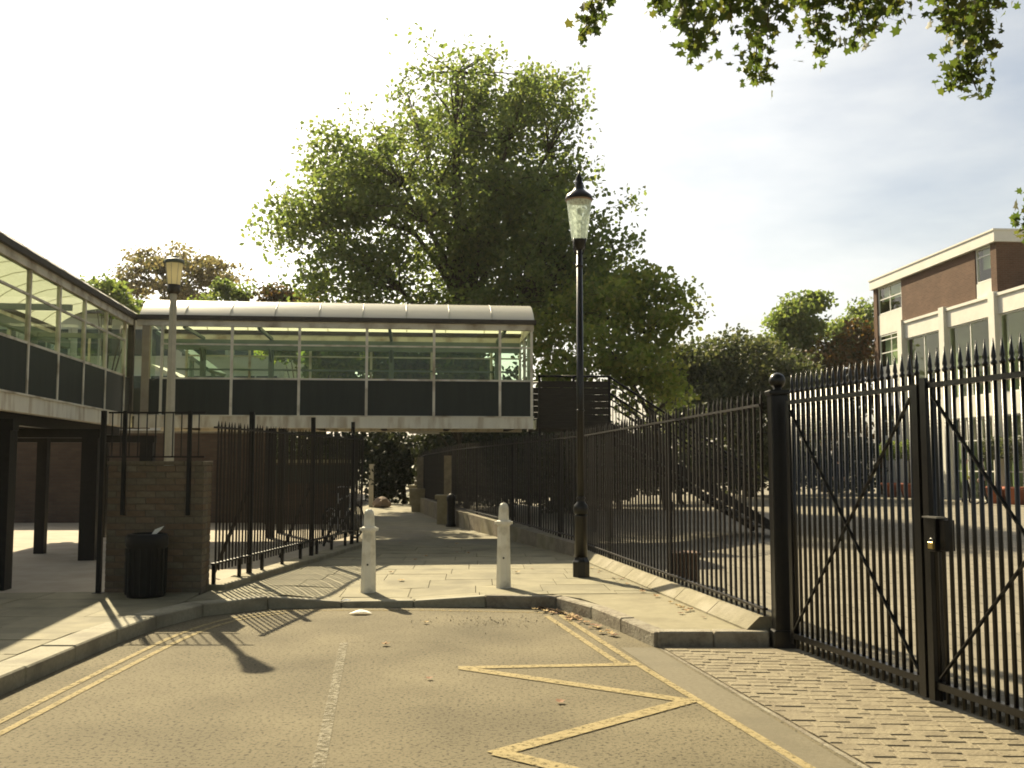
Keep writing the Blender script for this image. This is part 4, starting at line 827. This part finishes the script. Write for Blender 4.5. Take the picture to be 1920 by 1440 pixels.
# ------------------------------------------------------------------ people
def person(loc, rz, label, shirt, trousers, hair, arm=0, female=False, skin=(.42, .26, .19), lean=0, stride=.12):
    root = empty('person', loc, label, 'person', rz=rz)
    J = {'pel': (0,0,.95,.135,.1), 'wai': (0,.01,1.1,.125,.09), 'che': (0,.0,1.32,.15,.1), 'nec0': (0,.0,1.47,.075,.07), 'nec': (0,-.01,1.53,.05,.05), 'hd0': (0,-.015,1.6,.07,.085), 'hd1': (0,-.015,1.68,.075,.09), 'hd2': (0,-.01,1.75,.055,.065)}
    E_ = [('pel','wai'),('wai','che'),('che','nec0'),('nec0','nec'),('nec','hd0'),('hd0','hd1'),('hd1','hd2')]
    for s, q in (('l', -1), ('r', 1)):
        f = q*stride
        J.update({'hip'+s: (q*.095,0,.88,.095,.095), 'kne'+s: (q*.1,-.03+f*.6,.49,.06,.062), 'ank'+s: (q*.105,.03+f,.09,.042,.045), 'toe'+s: (q*.12,-.12+f,.035,.035,.03)})
        E_ += [('pel','hip'+s),('hip'+s,'kne'+s),('kne'+s,'ank'+s),('ank'+s,'toe'+s)]
        bent = arm if q > 0 else arm*.6
        J.update({'sho'+s: (q*.17,0,1.42,.062,.06), 'elb'+s: (q*.235,.03,1.15,.043,.043), 'wri'+s: (q*(.25-.1*bent), -.04-.22*bent, .91+.2*bent, .03,.03), 'han'+s: (q*(.245-.12*bent), -.06-.28*bent, .83+.25*bent, .024,.036)})
        E_ += [('che','sho'+s),('sho'+s,'elb'+s),('elb'+s,'wri'+s),('wri'+s,'han'+s)]
        hx, hy, hzz = J['han'+s][:3]
        for k in range(4):
            J['fin%d%s' % (k, s)] = (hx, hy-.03+.02*k, hzz-.065-.012*(k in (1, 2)), .008, .008); E_.append(('han'+s, 'fin%d%s' % (k, s)))
        J['thu'+s] = (hx-q*.035, hy-.045, hzz-.02, .009, .009); E_.append(('han'+s, 'thu'+s))
    names = list(J); me = bpy.data.meshes.new('body'); me.from_pydata([J[k][:3] for k in names], [(names.index(a), names.index(b)) for a, b in E_], [])
    o = bpy.data.objects.new('body', me); col.objects.link(o)
    sk = o.modifiers.new('skin', 'SKIN'); sk.use_smooth_shade = True
    for i, k in enumerate(names): me.skin_vertices[0].data[i].radius = J[k][3:5]; me.skin_vertices[0].data[i].use_root = (k == 'pel')
    ss = o.modifiers.new('sub', 'SUBSURF'); ss.levels = 1; ss.render_levels = 1
    bpy.context.view_layer.update(); ev = o.evaluated_get(bpy.context.evaluated_depsgraph_get()); nm = bpy.data.meshes.new_from_object(ev); nm.name = 'body'
    bpy.data.objects.remove(o)
    sm = [mat('skin', skin, rough=.6), shirt, trousers, mat('shoe', (.02, .018, .016), rough=.5)]
    for m_ in sm: nm.materials.append(m_)
    for p in nm.polygons:
        c = p.center; p.use_smooth = True
        if c.z > 1.515: k = 0
        elif abs(c.x) > .2 and c.z < .93+.2*arm: k = 0
        elif abs(c.x) > .19 or c.z > .93: k = 1
        elif c.z > .1: k = 2
        else: k = 3
        p.material_index = k
    b = bpy.data.objects.new('body', nm); col.objects.link(b); b.parent = root
    h = MB(); h.lathe([(.07, 1.62), (.088, 1.66), (.09, 1.71), (.07, 1.765), (.03, 1.79)], 14, (0, .02, 0)); h.build('hair', hair, root)
    MB().add([(-.014,-.105,1.63),(.014,-.105,1.63),(0,-.135,1.635),(0,-.1,1.69)], [(0,2,3),(2,1,3),(0,1,2)]).build('nose', sm[0], root)
    for q in (-1, 1): MB().lathe([(.001,-.012),(.011,-.004),(.011,.004),(.001,.012)], 8, (q*.03, -.1, 1.685)).build('eye', sm[3], root); MB().lathe([(.004,-.03),(.016,0),(.004,.03)], 6, (q*.086, 0, 1.665)).build('ear', sm[0], root)
    return root
cl_navy = mat('navy_jacket', (.012, .012, .018), (.02, .02, .028), 8, .85); cl_black = mat('black_trousers', (.012, .011, .011), rough=.85); cl_vis = mat('hi_vis_yellow', (.55, .6, .05), rough=.7); cl_grey = mat('grey_top', (.16, .13, .14), (.22, .18, .19), 8, .85)
hair_d = mat('dark_hair', (.02, .014, .01), rough=.6)
person((13.6, 41.3, .03), R(160), 'person in dark navy clothes standing in the yard before the hedge', cl_navy, cl_black, hair_d, .3)
person((17.4, 38.0, .03), R(70), 'person in yellow high visibility top near the white columns', cl_vis, cl_black, hair_d, .5)
person((17.75, 37.4, .03), R(-110), 'person in grey top and dark trousers talking beside the yellow top', cl_grey, cl_black, hair_d, .4)

# ------------------------------------------------------------------ planters, box, bicycle
terra = mat('terracotta', (.26, .085, .05), (.34, .12, .07), 6, .85, .2, 30)
for k, (px_, Y, lab) in enumerate(((1672, 45.8, 'terracotta tub with clipped green bush at the building corner'), (1706, 45.0, 'terracotta tub with clipped green bush before the second column'), (1868, 38.6, 'terracotta tub with spreading dark bush beside the people'), (1905, 37.6, 'terracotta tub with spreading dark bush further along the columns'))):
    b = at(px_, 930, Y); x = b.x; t = empty('planter', (x, Y, .03), lab, 'planter', 'terracotta planters along the building')
    MB().lathe([(.3, 0), (.42, .55), (.46, .56), (.46, .66), (.4, .66), (.36, .5)], 18, (x, Y, .03)).build('tub', terra, t)
    MB().lathe([(.39, .52), (.39, .56)], 14, (x, Y, .03)).build('soil', earth, t)
    MB().tube([(x, Y, .5), (x+.03, Y, 1.2), (x, Y, 2.1)], [.04, .035, .02], 6).build('stem', bark, t)
    gg = np.random.default_rng(60+k); d = gg.normal(size=(1500, 3)); d /= np.linalg.norm(d, axis=1)[:, None]; C = d*gg.random((1500, 1))**.4*np.array([.62, .6, .48]) + np.array([0, 0, 2.15])
    o = bpy.data.objects.new('foliage', leaf_mesh('foliage', C, .1*gg.uniform(.6, 1.3, size=1500), lf_dark if k > 1 else lf_plane, seed=k)); col.objects.link(o); o.parent = t
bx = empty('timber_planter_box', (2.2, 12.9, .03), 'brown timber box standing just inside the right railing', 'box'); 
wood = mat('brown_timber', (.1, .055, .032), (.15, .085, .05), 5, .8, .3, 20, stretch=(1, 1, 10))
for k in range(4): MB().box(2.06, 2.4, 12.78, 13.12, .04+.095*k, .13+.095*k).build('board', wood, bx, bevel=.006)
MB().box(2.04, 2.42, 12.76, 13.14, .42, .45).build('lid', wood, bx, bevel=.005)

def bicycle(loc, rz, label):
    b = empty('bicycle', loc, label, 'bicycle', rz=rz); fm = mat('white_bike_frame', (.62, .6, .55), rough=.35); ty = mat('tyre_rubber', (.015, .015, .015), rough=.8); al = mat('alloy_rim', (.5, .5, .5), rough=.3, metal=.8)
    for x in (-.52, .52):
        wv = MB().torus((x, 0, .34), .32, .018, (1, 0, 0), (0, 0, 1), 30, 6).build('wheel', ty, b); MB().torus((x, 0, .34), .298, .01, (1, 0, 0), (0, 0, 1), 30, 5).build('rim', al, wv)
        s = MB()
        for k in range(14): a = 2*math.pi*k/14; s.bar((x, 0, .34), (x+.295*math.cos(a), 0, .34+.295*math.sin(a)), .003, .003, (0, 1, 0))
        s.build('spokes', al, wv)
    A, B, C_, D = (-.08, 0, .3), (-.22, 0, .84), (.34, 0, .88), (.37, 0, .76); f = MB()
    for p, q in ((A, B), (A, D), ((-.2, 0, .78), C_), (C_, D)): f.tube([p, q], .016, 8)
    for s in (-.04, .04): f.tube([(-.52, s, .34), A], .009, 6); f.tube([(-.52, s, .34), (-.21, 0, .79)], .009, 6)
    f.build('frame', fm, b)
    fk = MB(); 
    for s in (-.04, .04): fk.tube([(.37, s, .74), (.44, s, .5), (.52, s, .34)], .011, 6)
    fk.build('fork', fm, b)
    MB().tube([(-.22, 0, .82), (-.25, 0, .93)], .013, 8).build('seat_post', al, b); MB().add([(-.4,-.075,.95),(-.4,.075,.95),(-.25,.05,.96),(-.12,.018,.95),(-.12,-.018,.95),(-.25,-.05,.96),(-.38,-.06,.91),(-.38,.06,.91),(-.14,0,.92)], [(0,5,4,3,2,1),(0,1,7,6),(1,2,8,7),(2,3,8),(3,4,8),(4,5,8),(5,0,6,8),(6,7,8)]).build('saddle', ty, b)
    MB().tube([(.34, 0, .86), (.31, 0, 1.0)], .013, 8).build('stem', al, b); MB().tube([(.2, -.28, 1.0), (.3, -.22, 1.02), (.33, 0, 1.01), (.3, .22, 1.02), (.2, .28, 1.0)], .012, 8).build('handlebar', al, b)
    ck = MB().lathe([(.09, -.006), (.09, .006)], 18).build('crank', ty, b); ck.rotation_euler = (R(90), 0, 0); ck.location = (-.08, -.05, .3)
    for s in (-1, 1): MB().bar((-.08, s*.08, .3), (-.08+s*.1, s*.08, .3-s*.13), .015, .02).build('crank_arm', al, b); MB().box(-.08+s*.1-.045, -.08+s*.1+.045, s*.1-.035, s*.1+.035, .3-s*.13-.012, .3-s*.13+.012).build('pedal', ty, b)
    return b
bicycle((-3.22, 19.0, .12), R(72), 'white framed bicycle parked at the far end of the left railing')

# ------------------------------------------------------------------ litter
drym = [mat('dry_leaf_%s' % nme, c, tuple(k*1.4 for k in c), 30, .8) for nme, c in (('tan', (.3, .18, .08)), ('brown', (.17, .085, .04)), ('ochre', (.34, .24, .1)))]
def dry_leaf(m, seed):
    g = random.Random(seed); sh = [(0,-.5),(.2,-.35),(.48,-.3),(.3,0),(.42,.3),(.14,.22),(0,.55),(-.14,.22),(-.42,.3),(-.3,0),(-.48,-.3),(-.2,-.35)]
    cu = g.uniform(.3, .9); vs = [(x*.1, y*.1, .004 + cu*.1*(x*x+.5*y*y) + g.uniform(0, .006)) for x, y in sh] + [(0, 0, .004)]
    mb = MB().add(vs, [(i, (i+1) % 12, 12) for i in range(12)]); return mb.mesh('fallen_leaf', m)
DL = [dry_leaf(drym[k % 3], k) for k in range(9)]
def scatter(n, f, label, group):
    for k in range(n):
        x, y, z = f(k); s = rng.uniform(.5, 1.0)
        o = link('fallen_leaf', DL[rng.randrange(9)], None, (x, y, z), (rng.uniform(-.08, .08), rng.uniform(-.08, .08), rng.uniform(0, 6.28)), (s, s, s)); tag(o, label, 'leaf', group)
def gut(k):
    t = rng.random(); a, b = (Vector((.3, 11.08)), Vector((.72, 10.45))) if t < .75 else (Vector((.72, 10.45)), Vector((1.05, 9.2)))
    p = a.lerp(b, rng.random()); p += Vector((-.3, -.9)).normalized()*abs(rng.gauss(.1, .13)) if t < .75 else Vector((-.9, -.2)).normalized()*(.05+abs(rng.gauss(0, .06))); return p.x, p.y, .012
scatter(48, gut, 'dry brown leaf heaped in the gutter by the right kerb corner', 'dry leaves in the gutter')
def plr(k):
    y = rng.uniform(9.2, 14.5); return 2.24-.16*(y-8.86)-.24-abs(rng.gauss(0, .1)), y, .13
scatter(16, plr, 'dry leaf lying along the pale plinth under the right railing', 'dry leaves along the plinth')
def rd(k): return rng.uniform(-2.6, .9), rng.uniform(5.2, 10.3), .012
scatter(4, rd, 'single dry leaf lying out on the open road', 'dry leaves on the road')
def pv(k): x, y = rng.uniform(-2.4, .6), rng.uniform(12.4, 19); return x, y, pz(x, y)+.01
scatter(12, pv, 'dry leaf lying on the paved path past the bollards', 'dry leaves on the path')
pc = MB().add([(-1.73,10.6,.01),(-1.66,10.55,.03),(-1.55,10.56,.035),(-1.48,10.61,.012),(-1.54,10.67,.03),(-1.66,10.68,.032),(-1.6,10.61,.055)], [(i, (i+1) % 6, 6) for i in range(6)]).build('paper_plate', mat('white_paper', (.75, .74, .7), rough=.8), loc=(-1.6, 10.6, 0)); tag(pc, 'crushed white paper plate lying on the road below the bollard', 'litter')
pc2 = MB().add([(-1.92,11.2,.06),(-1.84,11.18,.065),(-1.8,11.22,.07),(-1.88,11.25,.065),(-1.86,11.21,.085)], [(i, (i+1) % 4, 4) for i in range(4)]).build('paper_scrap', MT['white_paper'], loc=(-1.86, 11.2, 0)); tag(pc2, 'tiny white paper scrap on the dropped kerb', 'paper')
# loose grit on the worn patch of road by the kerb
gg = np.random.default_rng(3); C = np.stack([gg.normal(-.15, .4, 420), gg.normal(10.15, .22, 420), np.full(420, .006)], 1)
o = bpy.data.objects.new('road_grit', leaf_mesh('road_grit', C, .016*gg.uniform(.4, 1.4, size=420), mat('pale_grit', (.24, .21, .15), (.3, .27, .2), 20, .9), up=3, seed=4)); col.objects.link(o); tag(o, 'pale loose grit strewn over a worn road patch near the kerb', 'grit', kind='stuff')

# thin haze added to lift the far dark tones: one closed box round the camera and the whole scene, the sky outside it
hm = bpy.data.materials.new('haze'); hm.use_nodes = True; hn = hm.node_tree.nodes; hn.remove(hn['Principled BSDF'])
pv_ = hn.new('ShaderNodeVolumePrincipled'); pv_.inputs['Color'].default_value = (.96, .96, .93, 1); pv_.inputs['Density'].default_value = .0002; pv_.inputs['Anisotropy'].default_value = .35
hm.node_tree.links.new(pv_.outputs[0], hn['Material Output'].inputs['Volume'])
hz_ = MB().box(-950, 950, -350, 1550, -1.6, 26).build('haze', hm); tag(hz_, 'thin pale haze added to lift the far dark tones', 'haze', kind='stuff')
